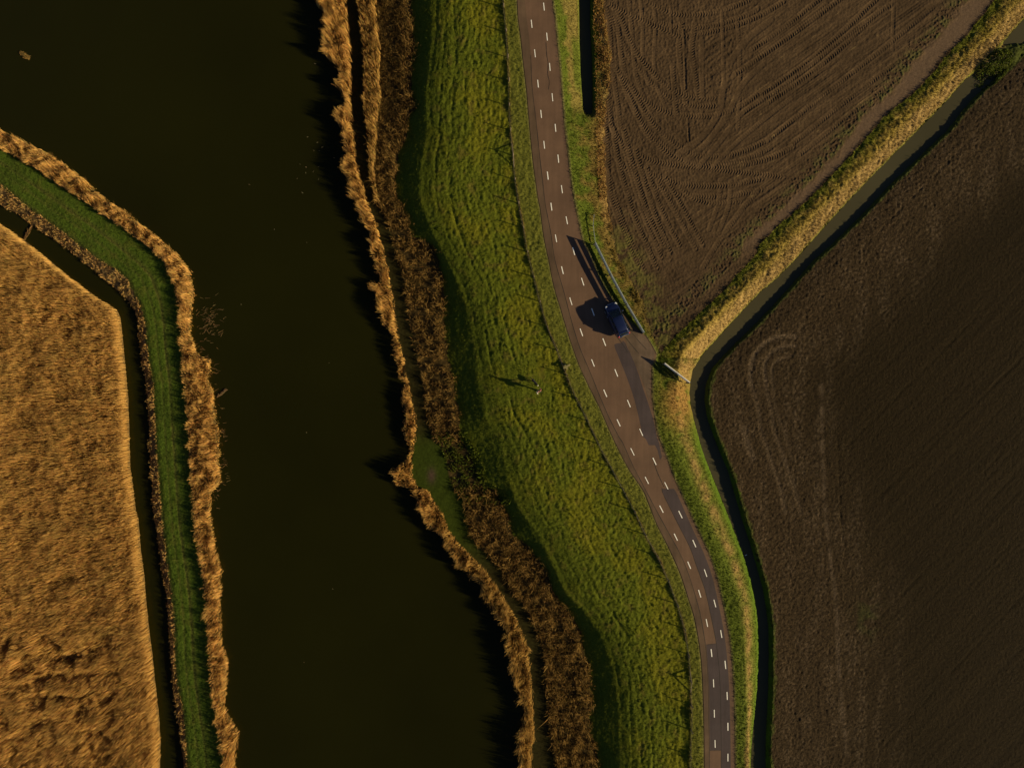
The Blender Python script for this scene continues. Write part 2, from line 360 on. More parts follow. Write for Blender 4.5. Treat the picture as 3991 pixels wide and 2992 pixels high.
def profile(Y):
    """break points (x, z) of the cross section at world row Y, west to east"""
    y = ypx(Y)
    l5, l4, l3, l2, l1 = fL5(Y), fL4(Y), fL3(Y), fL2(Y), fL1(Y)
    r1, r2, r3, r4, r5, r6, r7, r8 = (f(Y) for f in (fR1, fR2, fR3, fR4, fR5, fR6, fR7, fR8))
    tl, tr, fl, fr, dn, ds = (f(Y) for f in (fTl, fTr, fF1l, fF1r, fDN, fDS))
    wt = float(sstep(430, 480, y))                 # the upper ditch ends here
    zf = mix(FIELD_Z, 2.0, float(sstep(1040, 1390, y)))
    zl = lambda x: ROAD_Z + (zf - ROAD_Z) * (x - r8) / max(fl - r8, .05)
    q = float(sstep(1400, 1700, y))
    zlo = 1.95
    ze = float(sstep(1400, 1700, y))
    zfl = mix(zf, zlo, q); zfr = mix(zf, zlo, q)
    dam = math.exp(-((y - 232) / 62.0) ** 4)       # culvert dam across the diagonal ditch
    wb = mix(WL, FIELD_Z - .1, dam); wd = mix(WL - .45, FIELD_Z - .1, dam)
    pts = [(-400, .15), (l5 - .25, .15), (l5 + .25, -.5), (l4 - .2, -.5), (l4 + .15, .06), (l3, .5), (l3 + .6, .62), (l2 + .5, .6),
           (l1 - .3, .12), (l1 + .8, -.9), (r1 - .6, -.9), (r1 + .45, .1), (r2, .28), (r3, .3), (r4, .42), (r5, 1.45), (mix(r5, r6, .16), 1.72), (mix(r5, r6, .45), 1.96), (r6, 2.12),
           (r7 - .15, 2.2), (r7 + .15, 2.1), (r8 - .15, 2.1), (r8 + .12, 2.19),
           (tl - .05, mix(.62, zl(tl), wt)), (tl + .10, mix(-.3, zl(tl + .15), wt)), (tr - .15, mix(-.3, zl(tr - .15), wt)), (tr + .15, mix(.72, zl(tr + .2), wt)),
           (fl, zfl), (fr, zfr), (mix(fr, dn, .45), mix(zfr + .08, 1.25, q)), (dn - .1, wb), (dn + .2, wd), (ds - .75, wd), (ds - .35, wb - .02), (ds, mix(.60, .86, ze)), (ds + 3.0, FIELD_Z), (600, FIELD_Z)]
    xs = np.array([p[0] for p in pts]); zs = np.array([p[1] for p in pts])
    return np.maximum.accumulate(xs), zs

def base_z(X, Y):
    """terrain height without relief at single points"""
    X = np.atleast_1d(X); Y = np.atleast_1d(Y)
    out = np.empty(len(X))
    for i in range(len(X)):
        xs, zs = profile(Y[i]); out[i] = np.interp(X[i], xs, zs)
    return out

# ------------------------------------------------------------------ terrain grid
STEP = 0.14
gx = np.arange(-73, 73, STEP)
gy = np.arange(-56, 56, STEP)
GX, GY = np.meshgrid(gx, gy)
Z0 = np.empty_like(GX)
lines = {n: f(gy)[:, None] for n, f in dict(l5=fL5, l4=fL4, l3=fL3, l2=fL2, l1=fL1, r1=fR1, r2=fR2, r3=fR3, r4=fR4, r5=fR5, r6=fR6,
                                             r7=fR7, r8=fR8, tl=fTl, tr=fTr, fl=fF1l, fr=fF1r, dn=fDN, ds=fDS).items()}
for j, Y in enumerate(gy):
    xs, zs = profile(Y)
    Z0[j] = np.interp(gx, xs, zs)
YP = ypx(GY)

def grid_lookup(A, X, Y):
    i = np.clip((X - gx[0]) / STEP, 0, len(gx) - 1.001); j = np.clip((Y - gy[0]) / STEP, 0, len(gy) - 1.001)
    i0 = i.astype(int); j0 = j.astype(int); fi = i - i0; fj = j - j0
    return (A[j0, i0] * (1 - fi) + A[j0, i0 + 1] * fi) * (1 - fj) + (A[j0 + 1, i0] * (1 - fi) + A[j0 + 1, i0 + 1] * fi) * fj

def between(a, b):
    return (GX >= a) & (GX < b)

LN = lines
jit = 0.25 * fbm(GX * .9, GY * .9, 3, 3)
XJ = GX + jit
reg = np.zeros(GX.shape, np.int8)
def setreg(a, b, k, X=XJ): reg[(X >= a) & (X < b)] = k
setreg(-999, LN['l5'], 1)                 # reed marsh
setreg(LN['l5'], LN['l3'], 2)             # ditch + tan bank
setreg(LN['l3'], LN['l2'] + .5, 3)        # grass strip
setreg(LN['l2'] + .5, (LN['l1'] + LN['r1']) / 2, 4)   # river bank west
setreg((LN['l1'] + LN['r1']) / 2, LN['r4'], 5)        # river bank east
setreg(LN['r4'], LN['r7'] + .6, 6)        # dike
setreg(LN['r7'] + .6, LN['r8'] - .6, 7, GX)   # under the road
setreg(LN['r8'] - .6, LN['fl'], 8)        # road verge
setreg(LN['fl'], LN['fr'], 9)             # ploughed field
setreg(LN['fr'], LN['ds'], 10)            # ditch bank
setreg(LN['ds'], 999, 11)                 # harrowed field
under9 = (YP > 1395) & (reg == 9); reg[under9] = 8
reg[(reg == 10) & (YP > 1395)] = 8

# ---- colour (path and harrowed field tones also hold some shade) and relief
G_DEEP = (.052, .082, .010); G_DIKE = (.087, .104, .010); G_YEL = (.124, .124, .010); G_VERGE = (.066, .088, .012)
TAN = (.205, .140, .052); OCHRE = (.27, .175, .066); SOIL1 = (.060, .039, .022); SOIL2 = (.0155, .0108, .0050)
n_big = fbm(GX * .18, GY * .18, 3, 21)
n_mid = fbm(GX * .7, GY * .7, 3, 22)
n_fin = fbm(GX * 2.6, GY * 2.6, 3, 23)
COL = np.zeros(GX.shape + (3,))
REL = np.zeros(GX.shape)
def put(k, col): COL[reg == k] = col
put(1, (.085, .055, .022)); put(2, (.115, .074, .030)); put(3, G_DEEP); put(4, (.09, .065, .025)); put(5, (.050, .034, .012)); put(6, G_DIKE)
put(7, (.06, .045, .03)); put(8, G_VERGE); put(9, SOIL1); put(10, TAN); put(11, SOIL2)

def blend(k, col, t):
    m = reg == k
    COL[m] = COL[m] + (np.asarray(col) - COL[m]) * np.clip(t, 0, 1)[m][:, None]

# west grass strip: wheel ruts and mown stubble
fw = (GX - LN['l3']) / np.maximum(LN['l2'] - LN['l3'], .1)
blend(3, (.064, .078, .012), sstep(.1, .6, n_mid) * .7)
blend(3, (.075, .075, .02), sstep(.16, 0, np.abs(fw)) * .8)
m3 = reg == 3
rut = np.exp(-((fw - .36) / .03) ** 2) * .6 + np.exp(-((fw - .60) / .03) ** 2)
REL += m3 * (-.045 * rut + .030 * n_fin + .02 * n_mid)
blend(3, (.085, .075, .022), np.clip(rut + np.exp(-((fw - .66) / .05) ** 2) * .5, 0, 1) * .6)
blend(3, (.040, .060, .009), sstep(.0, .6, n_big) * .6)
# tan ditch bank
blend(2, (.19, .125, .05), sstep(-.1, .7, n_fin)); blend(2, (.05, .035, .015), sstep(.2, .8, n_mid) * .6)
REL += (reg == 2) * (.07 * n_fin + .05 * n_mid)
REL += (reg == 1) * .06 * n_mid
# footpath strip and sedge ground
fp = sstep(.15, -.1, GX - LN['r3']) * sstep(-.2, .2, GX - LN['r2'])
blend(5, (.019, .017, .005), fp); blend(5, (.023, .034, .004), fp * sstep(1640, 1760, YP) * sstep(2250, 2050, YP))  # path colour lowered: the shade lying on it is painted in
blend(5, (.055, .036, .026), np.exp(-(((GX - px(1683, 1850)[0]) / .5) ** 2 + ((GY - px(1683, 1852)[1]) / .9) ** 2)))
REL += (reg == 5) * (.05 * n_fin * (1 - .7 * fp) + .05 * n_mid * (1 - .6 * fp))
# dike grass
s_d = GX - LN['r5']
fd = s_d / np.maximum(LN['r6'] - LN['r5'], .1)
slx = .35 * noise(GY * .25, s_d * .2, 61)
lump = .6 * fbm((s_d + slx) * 2.3, GY * .34, 3, 31, .55) + .6 * fbm(GX * 1.5, GY * 1.2, 3, 33, .55)
lump2 = fbm(GX * 3.4, GY * 2.4, 2, 35)
m6 = reg == 6
on_dike = sstep(-.9, -.1, fd) * sstep(1.02, .95, fd)
grv = np.zeros_like(GX)
for f0, dpt, ph in ((.06, .9, 0), (.17, 1.1, 5), (.31, .8, 9), (.46, .6, 14), (.62, .4, 21)):
    c0 = f0 + .035 * noise(GY * .09 + ph, GX * 0 + ph, 71) + .012 * noise(GY * .5 + ph, GX * 0 + ph, 72)
    dpm = np.clip(.6 + noise(GY * .12 + ph, GX * 0 + 3, 73), 0, 1.3)
    grv += dpt * dpm * np.exp(-((fd - c0) / .016) ** 2)
verge6 = sstep(.99, 1.03, fd)
wk = px(2010, 1495, 2.0)
calm = 1 - .6 * np.exp(-(((GX - wk[0]) / 4.5) ** 4 + ((GY - wk[1]) / 2.6) ** 4))
REL += m6 * (calm * on_dike * (.55 + .45 * sstep(.0, .3, fd)) * (.054 * lump + .044 * lump2 + .026 * n_fin - .085 * grv) + verge6 * (.046 * n_fin + .03 * n_mid))
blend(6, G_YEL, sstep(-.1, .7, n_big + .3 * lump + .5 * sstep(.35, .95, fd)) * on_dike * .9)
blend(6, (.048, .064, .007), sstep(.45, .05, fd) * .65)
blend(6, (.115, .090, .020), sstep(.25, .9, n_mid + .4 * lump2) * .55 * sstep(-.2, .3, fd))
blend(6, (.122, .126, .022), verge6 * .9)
blend(6, (.15, .125, .045), np.exp(-((fd - 1.0) / .018) ** 2) * np.clip(.6 + .8 * n_mid, 0, 1))
edge7 = sstep(.35, .0, LN['r7'] - GX)
blend(6, (.10, .078, .05), edge7 * .7)
# road verge, both the upper and the lower stretch
fv = (GX - LN['r8']) / np.maximum(np.where(YP < 440, LN['tl'], np.where(YP < 1395, LN['fl'], LN['dn'])) - LN['r8'], .1)
m8 = reg == 8
low = sstep(1420, 1600, YP)
tan_low = np.exp(-((fv - (.62 + .06 * n_big)) / .13) ** 2) * np.clip(.75 + .6 * n_mid, 0, 1) * low
tan_up = sstep(.25, .55, fv + .25 * n_mid) * sstep(1.05, .85, fv) * sstep(480, 400, YP) * (1 - .9 * sstep(.55, .75, fv) * sstep(140, 190, YP) * sstep(400, 330, YP))
tan_mid = sstep(400, 520, YP) * sstep(1420, 1250, YP) * sstep(.15, .85, fv + .5 * n_mid)
blend(8, TAN, tan_low * .95); blend(8, (.15, .118, .035), tan_up * .9); blend(8, (.125, .085, .026), tan_mid * .85)
blend(8, OCHRE, (GX > LN['tr'] + .3) * sstep(1000, 800, YP) * sstep(.7, .95, (GX - LN['r8']) / np.maximum(LN['fl'] - LN['r8'], .1) + .12 * n_mid) * .75)
blend(8, (.060, .105, .010), sstep(.80, .95, fv) * low * .9)
blend(8, (.12, .092, .055), sstep(.45, .05, GX - LN['r8']) * .75)
tan_j = np.exp(-(((GX - px(2640, 1560)[0]) / 2.4) ** 2 + ((GY - px(2640, 1560)[1]) / 3.2) ** 2)) * sstep(-.5, .3, n_mid + .4)
blend(8, (.19, .115, .035), tan_j * 1.2)
blend(8, (.215, .145, .055), np.exp(-(((GX - px(2668, 1425)[0]) / 1.7) ** 4 + ((GY - px(2660, 1425)[1]) / 2.0) ** 4)) * np.clip(.8 + .5 * n_mid, 0, 1))
REL += m8 * (.055 * n_fin + .05 * n_mid)
# diagonal bank
fb = (GX - LN['fr']) / np.maximum(LN['dn'] - LN['fr'], .1)
m10 = reg == 10
blend(10, (.085, .095, .012), sstep(.42, .1, fb + .16 * n_mid)); blend(10, (.18, .140, .024), np.exp(-((fb - .42) / .2) ** 2) * .8)
blend(10, (.235, .160, .064), np.exp(-((fb - .72) / .22) ** 2) * np.clip(.6 + .6 * n_mid, 0, 1))
blend(10, (.11, .115, .02), sstep(.9, 1.0, fb) * sstep(1.06, 1.0, fb))
blend(10, (.045, .055, .012), sstep(1.02, 1.2, fb))
REL += m10 * (.085 * n_fin + .07 * n_mid - .09 * sstep(.35, .7, fbm(GX * 1.1 + 9, GY * 1.1, 3, 44)))
# harrowed field
clod = fbm(GX * 1.6, GY * 1.6, 3, 51, .6)
clod2 = noise(GX * 3.4, GY * 3.4, 55)
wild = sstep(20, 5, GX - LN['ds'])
m11 = reg == 11
dga = (GX + GY) * .7071; dgc = (GY - GX) * .7071
drill = noise(dgc * 1.3, dga * .04, 58) + .7 * noise(dgc * 2.9, dga * .07, 59)
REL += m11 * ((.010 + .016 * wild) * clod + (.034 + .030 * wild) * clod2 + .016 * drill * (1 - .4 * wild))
COL[m11] *= (1 + .16 * drill[m11])[:, None]
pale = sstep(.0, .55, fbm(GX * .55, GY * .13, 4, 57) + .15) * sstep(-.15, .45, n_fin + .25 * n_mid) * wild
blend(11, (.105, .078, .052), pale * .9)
blend(11, (.040, .027, .015), wild * .75)  # lighter by the ditch; backlit clod shade stays in the colour farther east
blend(11, (.045, .060, .015), np.exp(-(((GX - px(3365, 2400)[0]) / 1.6) ** 2 + ((GY - px(3365, 2400)[1]) / 2.2) ** 2)) * .35 * sstep(-.3, .5, n_mid))
blend(11, (.05, .065, .014), sstep(.5, .1, GX - LN['ds'] + .3 * n_mid) * .7)

def seg_dist(X, Y, pts):
    """distance to a polyline and running length at the nearest point"""
    best = np.full(X.shape, 1e9); ss = np.zeros(X.shape); sg = np.zeros(X.shape)
    L = 0.0
    for (x0, y0), (x1, y1) in zip(pts[:-1], pts[1:]):
        dx, dy = x1 - x0, y1 - y0; ln = math.hypot(dx, dy)
        t = np.clip(((X - x0) * dx + (Y - y0) * dy) / (ln * ln), 0, 1)
        ex = X - (x0 + t * dx); ey = Y - (y0 + t * dy)
        d = np.hypot(ex, ey); u = d < best
        best[u] = d[u]; ss[u] = L + t[u] * ln
        sg[u] = np.sign(dx * ey - dy * ex)[u]
        L += ln
    return best, ss, sg * best

def smooth_poly(pts, n=6):
    """Catmull-Rom through the points"""
    P = [np.array(p, float) for p in pts]
    P = [2 * P[0] - P[1]] + P + [2 * P[-1] - P[-2]]
    out = []
    for i in range(1, len(P) - 2):
        for k in range(n):
            t = k / n
            out.append(.5 * ((2 * P[i]) + (-P[i - 1] + P[i + 1]) * t + (2 * P[i - 1] - 5 * P[i] + 4 * P[i + 1] - P[i + 2]) * t * t
                             + (-P[i - 1] + 3 * P[i] - 3 * P[i + 1] + P[i + 2]) * t ** 3))
    out.append(P[-2])
    return [tuple(p) for p in out]

def near_box(pts, X, Y, pad):
    a = np.array(pts)
    return (X > a[:, 0].min() - pad) & (X < a[:, 0].max() + pad) & (Y > a[:, 1].min() - pad) & (Y < a[:, 1].max() + pad)

KT = 1.658
def kz(pts): return [px(2700 + x / KT, 1000 + y / KT, FIELD_Z) for x, y in pts]
# turning tracks, tramlines and furrows in the harrowed field
for pts, wd, dep, pal in (
        ([(375, 830), (372, 720), (395, 640), (445, 575), (520, 528), (600, 512), (665, 520)], .30, .05, .85),
        ([(470, 800), (462, 720), (480, 655), (530, 605), (590, 580), (660, 575)], .26, .05, .7),
        ([(512, 790), (512, 720), (535, 680), (580, 655), (640, 640)], .20, .04, .5),
        ([(375, 830), (400, 900), (425, 1000), (440, 1120), (500, 1300), (560, 1480), (600, 1650)], .30, .03, .45),
        ([(470, 800), (480, 880), (505, 980), (520, 1100), (580, 1280), (650, 1480), (700, 1660)], .30, .03, .45),
        ([(330, 1110), (350, 1200), (390, 1300)], .45, .02, .7),
        ([(512, 790), (540, 1000), (600, 1150), (640, 1300)], .25, .02, .3),
        ([(440, 880), (410, 780), (412, 700), (440, 630), (500, 570)], .18, -.02, .0)):
    q = kz(smooth_poly(pts)); m = near_box(q, GX, GY, 1) & m11
    d, s_, sd = seg_dist(GX[m], GY[m], q)
    prof = np.exp(-(d / wd) ** 4)
    REL[m] = REL[m] * (1 - .6 * prof) - dep * prof + prof * .018 * np.sin(2 * math.pi * (s_ / .36 + np.abs(sd) * .9))
    COL[m] = COL[m] + (np.array((.075, .054, .035)) - COL[m]) * (prof * pal)[:, None]
for pts, wd, dep, pal in (
        ([(3201, 1500), (3204, 1660), (3208, 1821), (3220, 2028), (3249, 2279), (3262, 2400), (3268, 2592), (3300, 2940)], .28, .0, .75),
        ([(3262, 1620), (3268, 1800), (3277, 2000), (3285, 2120)], .10, .07, 0),
        ([(2700 + 950 / KT, 1000 + 1270 / KT), (2700 + 1950 / KT, 1000 + 270 / KT)], .18, .045, 0),
        ([(2700 + 820 / KT, 1000 + 720 / KT), (2700 + 1600 / KT, 1000 + 40 / KT)], .18, .035, 0),
        ([(2700 + 1150 / KT, 1000 + 1600 / KT), (2700 + 2140 / KT, 1000 + 640 / KT)], .18, .045, 0),
        ([(2700 + 1700 / KT, 1000 + 1600 / KT), (2700 + 2200 / KT, 1000 + 1030 / KT)], .18, .035, 0),
        ([(3330, 1000), (3991, 330)], .12, .06, 0), ([(3340, 2500), (4000, 1800)], .18, .04, 0), ([(3450, 2900), (4000, 2300)], .18, .04, 0)):
    q = [px(x, y, FIELD_Z) for x, y in (smooth_poly(pts) if len(pts) > 2 else pts)]
    m = near_box(q, GX, GY, 1) & m11
    d, s_, sd = seg_dist(GX[m], GY[m], q)
    prof = np.exp(-(d / wd) ** 2) * np.clip(.75 + .9 * n_mid[m], .15, 1.2)
    REL[m] = REL[m] * (1 - .5 * prof) - dep * prof
    COL[m] = COL[m] + (np.array((.072, .052, .034)) - COL[m]) * (prof * pal)[:, None]

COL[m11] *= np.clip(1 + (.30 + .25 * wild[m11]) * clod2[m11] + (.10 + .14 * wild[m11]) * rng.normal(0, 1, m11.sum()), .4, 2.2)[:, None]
REL *= sstep(0, .4, np.abs(GX - LN['r7']) + (GX > LN['r7']) * .0) * 1.0
dig = (GX > LN['r7'] - .25) & (GX < LN['r8'] + .2)
REL[dig] = np.minimum(REL[dig], 0) * .3
ZT = Z0 + REL

def grid_obj(name, cellmask, mat, X=GX, Y=GY, Z=None, COLS=None):
    Z = ZT if Z is None else Z; COLS = COL if COLS is None else COLS
    ny, nx = X.shape
    jj, ii = np.nonzero(cellmask)
    a = jj * nx + ii
    q = np.stack([a, a + 1, a + nx + 1, a + nx], 1)
    used, inv = np.unique(q.ravel(), return_inverse=True)
    v = np.stack([X.ravel()[used], Y.ravel()[used], Z.ravel()[used]], 1)
    return make_mesh(name, v, quads=inv.reshape(-1, 4), cols=COLS.reshape(-1, 3)[used], mat=mat)

cell = reg[:-1, :-1]
zmax = np.maximum(np.maximum(ZT[:-1, :-1], ZT[1:, :-1]), np.maximum(ZT[:-1, 1:], ZT[1:, 1:]))
dry = zmax > -.4
for k, nm, mt, lab in ((1, 'marsh_ground', 'mud', 'brown marsh ground under the tall reed bed'),
                       (2, 'ditch_bank', 'mud', 'tan bare bank of the narrow dark ditch'),
                       (3, 'grass_embankment', 'grass', 'narrow dark green grass embankment between reed fringe and ditch'),
                       (4, 'river_shore', 'mud', 'muddy shore under the reed fringe beside the grass embankment'),
                       (5, 'river_margin', 'mud', 'shaded path and sedge ground between the river and the dike'),
                       (6, 'dike', 'grass', 'bumpy green grass slope of the dike beside the road'),
                       (7, 'road_bed', 'mud', 'ground under the road'),
                       (8, 'road_verge', 'grass', 'green and tan grass verge sloping from the road to the ditch'),
                       (10, 'field_bank', 'grass', 'straw coloured grass bank along the diagonal ditch'),
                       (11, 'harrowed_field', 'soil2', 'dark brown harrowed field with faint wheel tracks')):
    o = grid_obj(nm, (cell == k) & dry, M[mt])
    tag(o, lab, kind='structure')

# ---- ploughed field on its own finer grid, wheel tracks pressed into it
FS = 0.075
c_x0, c_x1 = px(2320, 0, FIELD_Z)[0], px(4150, 0, FIELD_Z)[0]
fx = np.arange(c_x0, 73, FS); fy = np.arange(px(0, 1400, FIELD_Z)[1], 56, FS)
FX, FY = np.meshgrid(fx, fy)
fl = fF1l(fy)[:, None]; fr = fF1r(fy)[:, None]
fj = grid_lookup(jit, FX, FY)
fmask = (FX + fj > fl - .12) & (FX + fj < fr + .12)
FZ = grid_lookup(Z0, FX, FY)
inF = fmask
X1, Y1 = FX[inF], FY[inF]
FLv = np.broadcast_to(fl, FX.shape)[inF]; FRv = np.broadcast_to(fr, FX.shape)[inF]
nm1 = fbm(X1 * .7, Y1 * .7, 3, 81); nf1 = fbm(X1 * 3.0, Y1 * 3.0, 3, 82); nb1 = fbm(X1 * .2, Y1 * .2, 3, 83)
col1 = np.tile(np.array(SOIL1), (len(X1), 1)) * (1 + .18 * nb1 + .16 * nm1 + .10 * nf1)[:, None]
rel1 = .035 * nf1 + .03 * nm1
ZK = 1.2756
def z4(pts): return [px(2300 + x / ZK, y / ZK, FIELD_Z) for x, y in pts]
# straight drill furrows running up to the top right
ux, uy = .815, .58
acr = -X1 * uy + Y1 * ux; alo = X1 * ux + Y1 * uy
zx = (X1 / (K * (H - FIELD_Z) / H) + CX - 2300) * ZK; zy = (CY - Y1 / (K * (H - FIELD_Z) / H)) * ZK
fmk = sstep(640, 860, zx + .35 * zy - 120 + 60 * nm1) * sstep(-.5, 2.5, FRv - X1 - 1.2)
fur = noise(acr * 1.7, alo * .05, 91) + .8 * noise(acr * 4.2, alo * .09, 92)
rel1 = rel1 * (1 - .45 * fmk) + fmk * .030 * fur * np.clip(.7 + .9 * noise(X1 * .22, Y1 * .22, 95), .1, 1.4)
col1 *= (1 + .10 * fmk * fur)[:, None]
straw = sstep(.55, .8, noise(acr * 5, alo * .6, 93)) * fmk * sstep(.1, .5, nm1)
col1 += (np.array((.20, .14, .06)) - col1) * (straw * .5)[:, None]
inner = (zx > 560) & (zx < 700) & (zy > 180) & (zy < 470)
rel1 += inner * .05 * noise(acr * 2.4, alo * .15, 94)
tracks = [  # polyline (zoom pixels), width, lug depth, chevron
    ([(60, -20), (95, 110), (105, 300), (130, 470), (150, 640)], .27, .030, 1), ([(100, -20), (135, 110), (160, 300), (200, 470), (260, 620)], .27, .03, 1),
    ([(190, -20), (205, 120), (215, 260), (235, 400), (300, 560)], .25, .022, 1), ([(250, -20), (262, 140), (262, 300), (290, 420)], .25, .02, 0),
    ([(310, -20), (325, 120), (318, 280), (330, 420), (370, 520)], .26, .02, 0),
    ([(120, 330), (190, 425), (290, 515), (400, 565), (560, 580), (640, 568), (760, 520), (900, 420)], .30, .040, 1),
    ([(140, 60), (215, 240), (290, 340), (380, 430), (470, 475), (560, 488), (630, 485)], .30, .042, 1),
    ([(90, 20), (230, 90), (370, 150), (450, 180), (560, 165), (680, 140), (830, 85), (960, 10)], .29, .040, 1),
    ([(280, 10), (400, 65), (500, 75), (620, 62), (760, 15), (800, -10)], .29, .038, 1),
    ([(80, 480), (105, 620), (160, 715), (280, 790), (420, 820), (600, 840), (760, 858), (960, 880)], .31, .042, 1),
    ([(90, 600), (200, 790), (310, 870), (450, 915), (560, 925), (700, 920), (850, 890)], .31, .042, 1),
    ([(150, 380), (250, 610), (330, 715), (450, 795), (600, 832), (850, 800), (1010, 730)], .31, .042, 1),
    ([(200, 420), (300, 600), (400, 700), (520, 770), (700, 770), (880, 700)], .30, .038, 1),
    ([(72, 560), (85, 760), (95, 940), (130, 1060), (185, 1210), (240, 1330)], .30, .042, 1), ([(115, 640), (140, 800), (180, 950), (225, 1090), (290, 1240), (330, 1330)], .30, .045, 1),
    ([(165, 640), (205, 800), (250, 950), (300, 1090), (370, 1230)], .30, .045, 1), ([(225, 740), (270, 900), (310, 1030), (360, 1160), (400, 1260)], .29, .045, 1),
    ([(280, 830), (330, 980), (385, 1110), (450, 1230)], .28, .035, 1), ([(370, 880), (430, 980), (500, 1110), (560, 1220)], .28, .04, 1),
    ([(440, 930), (520, 990), (620, 1010), (760, 1000)], .28, .035, 1),
    ([(520, 120), (505, 250), (525, 400), (540, 500)], .30, .042, 1), ([(410, 330), (420, 470), (430, 580)], .28, .03, 1),
    ([(464, 150), (468, 240), (475, 440)], .17, .0, 0), ([(484, 590), (492, 700)], .15, .0, 0), ([(400, 30), (404, 160)], .2, .0, 0), ([(556, 200), (558, 480)], .34, .0, 0),
    ([(655, 60), (662, 240), (664, 450)], .24, .02, 0), ([(730, 90), (745, 330), (735, 640)], .24, .02, 1), ([(1510, -10), (1503, 250)], .25, .0, 0),
    ([(440, 770), (560, 680), (640, 560), (665, 440), (700, 310), (780, 200), (900, 100)], .42, .008, 0),
    ([(480, 800), (590, 700), (690, 560), (760, 420), (860, 320)], .38, .008, 0), ([(540, 830), (650, 700), (740, 580), (880, 470)], .34, .012, 0),
    ([(610, 830), (740, 700), (860, 600), (1000, 490)], .3, .02, 0),
    ([(720, 370), (980, 190), (1250, -10)], .28, .045, 1), ([(850, 470), (1130, 270), (1420, 0)], .30, .055, 1), ([(760, 560), (1000, 400), (1300, 160), (1500, 20)], .27, .03, 1),
    ([(800, 250), (960, 140), (1150, -10)], .27, .04, 1), ([(880, 700), (1150, 480), (1420, 270), (1700, 40)], .28, .03, 1), ([(1000, 720), (1250, 520), (1500, 330)], .28, .03, 1),
    ([(560, 1330), (640, 1200), (740, 1060), (830, 950)], .30, .02, 1), ([(700, 900), (690, 1020), (640, 1160)], .26, .02, 1)]
def offset_line(pts, off):
    out = []
    for i, p in enumerate(pts):
        a = pts[max(i - 1, 0)]; b = pts[min(i + 1, len(pts) - 1)]
        dx, dy = b[0] - a[0], b[1] - a[1]; ln = math.hypot(dx, dy) or 1
        out.append((p[0] - dy / ln * off, p[1] + dx / ln * off))
    return out
twin = []
for i, (pts, wd, dep, chev) in enumerate(tracks):
    if chev and i % 2 == 0: twin.append((offset_line(pts, 40 + 12 * (i % 3)), wd, dep * .8, 1))
for pts, wd, dep, chev in twin + tracks:
    if chev: wd = wd * 1.18
    q = z4(smooth_poly(pts) if len(pts) > 2 else pts)
    m = np.nonzero(near_box(q, X1, Y1, .8))[0]
    d, s_, sd = seg_dist(X1[m], Y1[m], q)
    near = d < wd * 1.9
    m = m[near]; d = d[near]; s_ = s_[near]; sd = sd[near]
    prof = np.exp(-(d / wd) ** 6) * np.clip(.85 + .7 * noise(s_ * .35 + wd * 50, s_ * 0 + len(pts), 98), .25, 1)
    rim = np.exp(-((d - wd * 1.18) / (.10)) ** 2)
    if chev:
        lug = dep * .85 * np.sin(2 * math.pi * (s_ / .34 + np.abs(sd) * 1.5 * (1 if chev else 0)))
        lug = lug * np.clip(1 + .6 * noise(X1[m] * .8, Y1[m] * .8, 97), .2, 1.5)
    else:
        lug = dep * .5 * np.sin(2 * math.pi * s_ / .3)
    press = -.022 if chev else -.030
    if wd < .18: press = -.055
    rel1[m] = rel1[m] * (1 - .85 * prof) + prof * (press + lug) + rim * (.016 if chev else .010)
    col1[m] *= (1 + .12 * prof)[:, None]
# beaten track beside the bank, weeds next to it
dR = FRv - X1
wid = mix(1.5, 3.0, sstep(900, 200, zy))
tr_ = sstep(0, .5, dR + .35 * nm1) * sstep(wid + 1.0, wid - .3, dR + .6 * nm1) * sstep(1320, 1150, zy) 
rel1 = rel1 * (1 - .75 * tr_) - .04 * tr_
col1 += (np.array((.104, .070, .047)) - col1) * (tr_ * .85)[:, None]
wd_ = sstep(wid + .2, wid + .8, dR) * sstep(wid + 4.0, wid + 1.5, dR + 1.2 * nm1)
col1 += (np.array((.066, .066, .022)) - col1) * (wd_ * sstep(-.2, .4, nm1 + .4 * nf1) * .8)[:, None]
rel1 += wd_ * .05 * sstep(.1, .6, nf1)
corner = sstep(1050, 1280, zy + 60 * nm1)
col1 += (np.array((.085, .078, .022)) - col1) * (corner * sstep(-.2, .5, nm1 + .5 * nf1 + .2) * sstep(5, 1, X1 - FLv) * .9)[:, None]
edge = np.minimum(sstep(-.12, .1, X1 + fj[inF] - FLv), sstep(-.12, .1, FRv - X1 - fj[inF]))
zz = FZ.copy(); cc = np.zeros(FX.shape + (3,)); zz[inF] = FZ[inF] + rel1 * edge - .035 * (1 - edge)
cc[inF] = col1
o = grid_obj('ploughed_field', inF[:-1, :-1] & inF[1:, :-1] & inF[:-1, 1:] & inF[1:, 1:], M['soil1'], FX, FY, zz, cc)
tag(o, 'brown ploughed field criss-crossed by tractor tyre tracks', kind='structure')

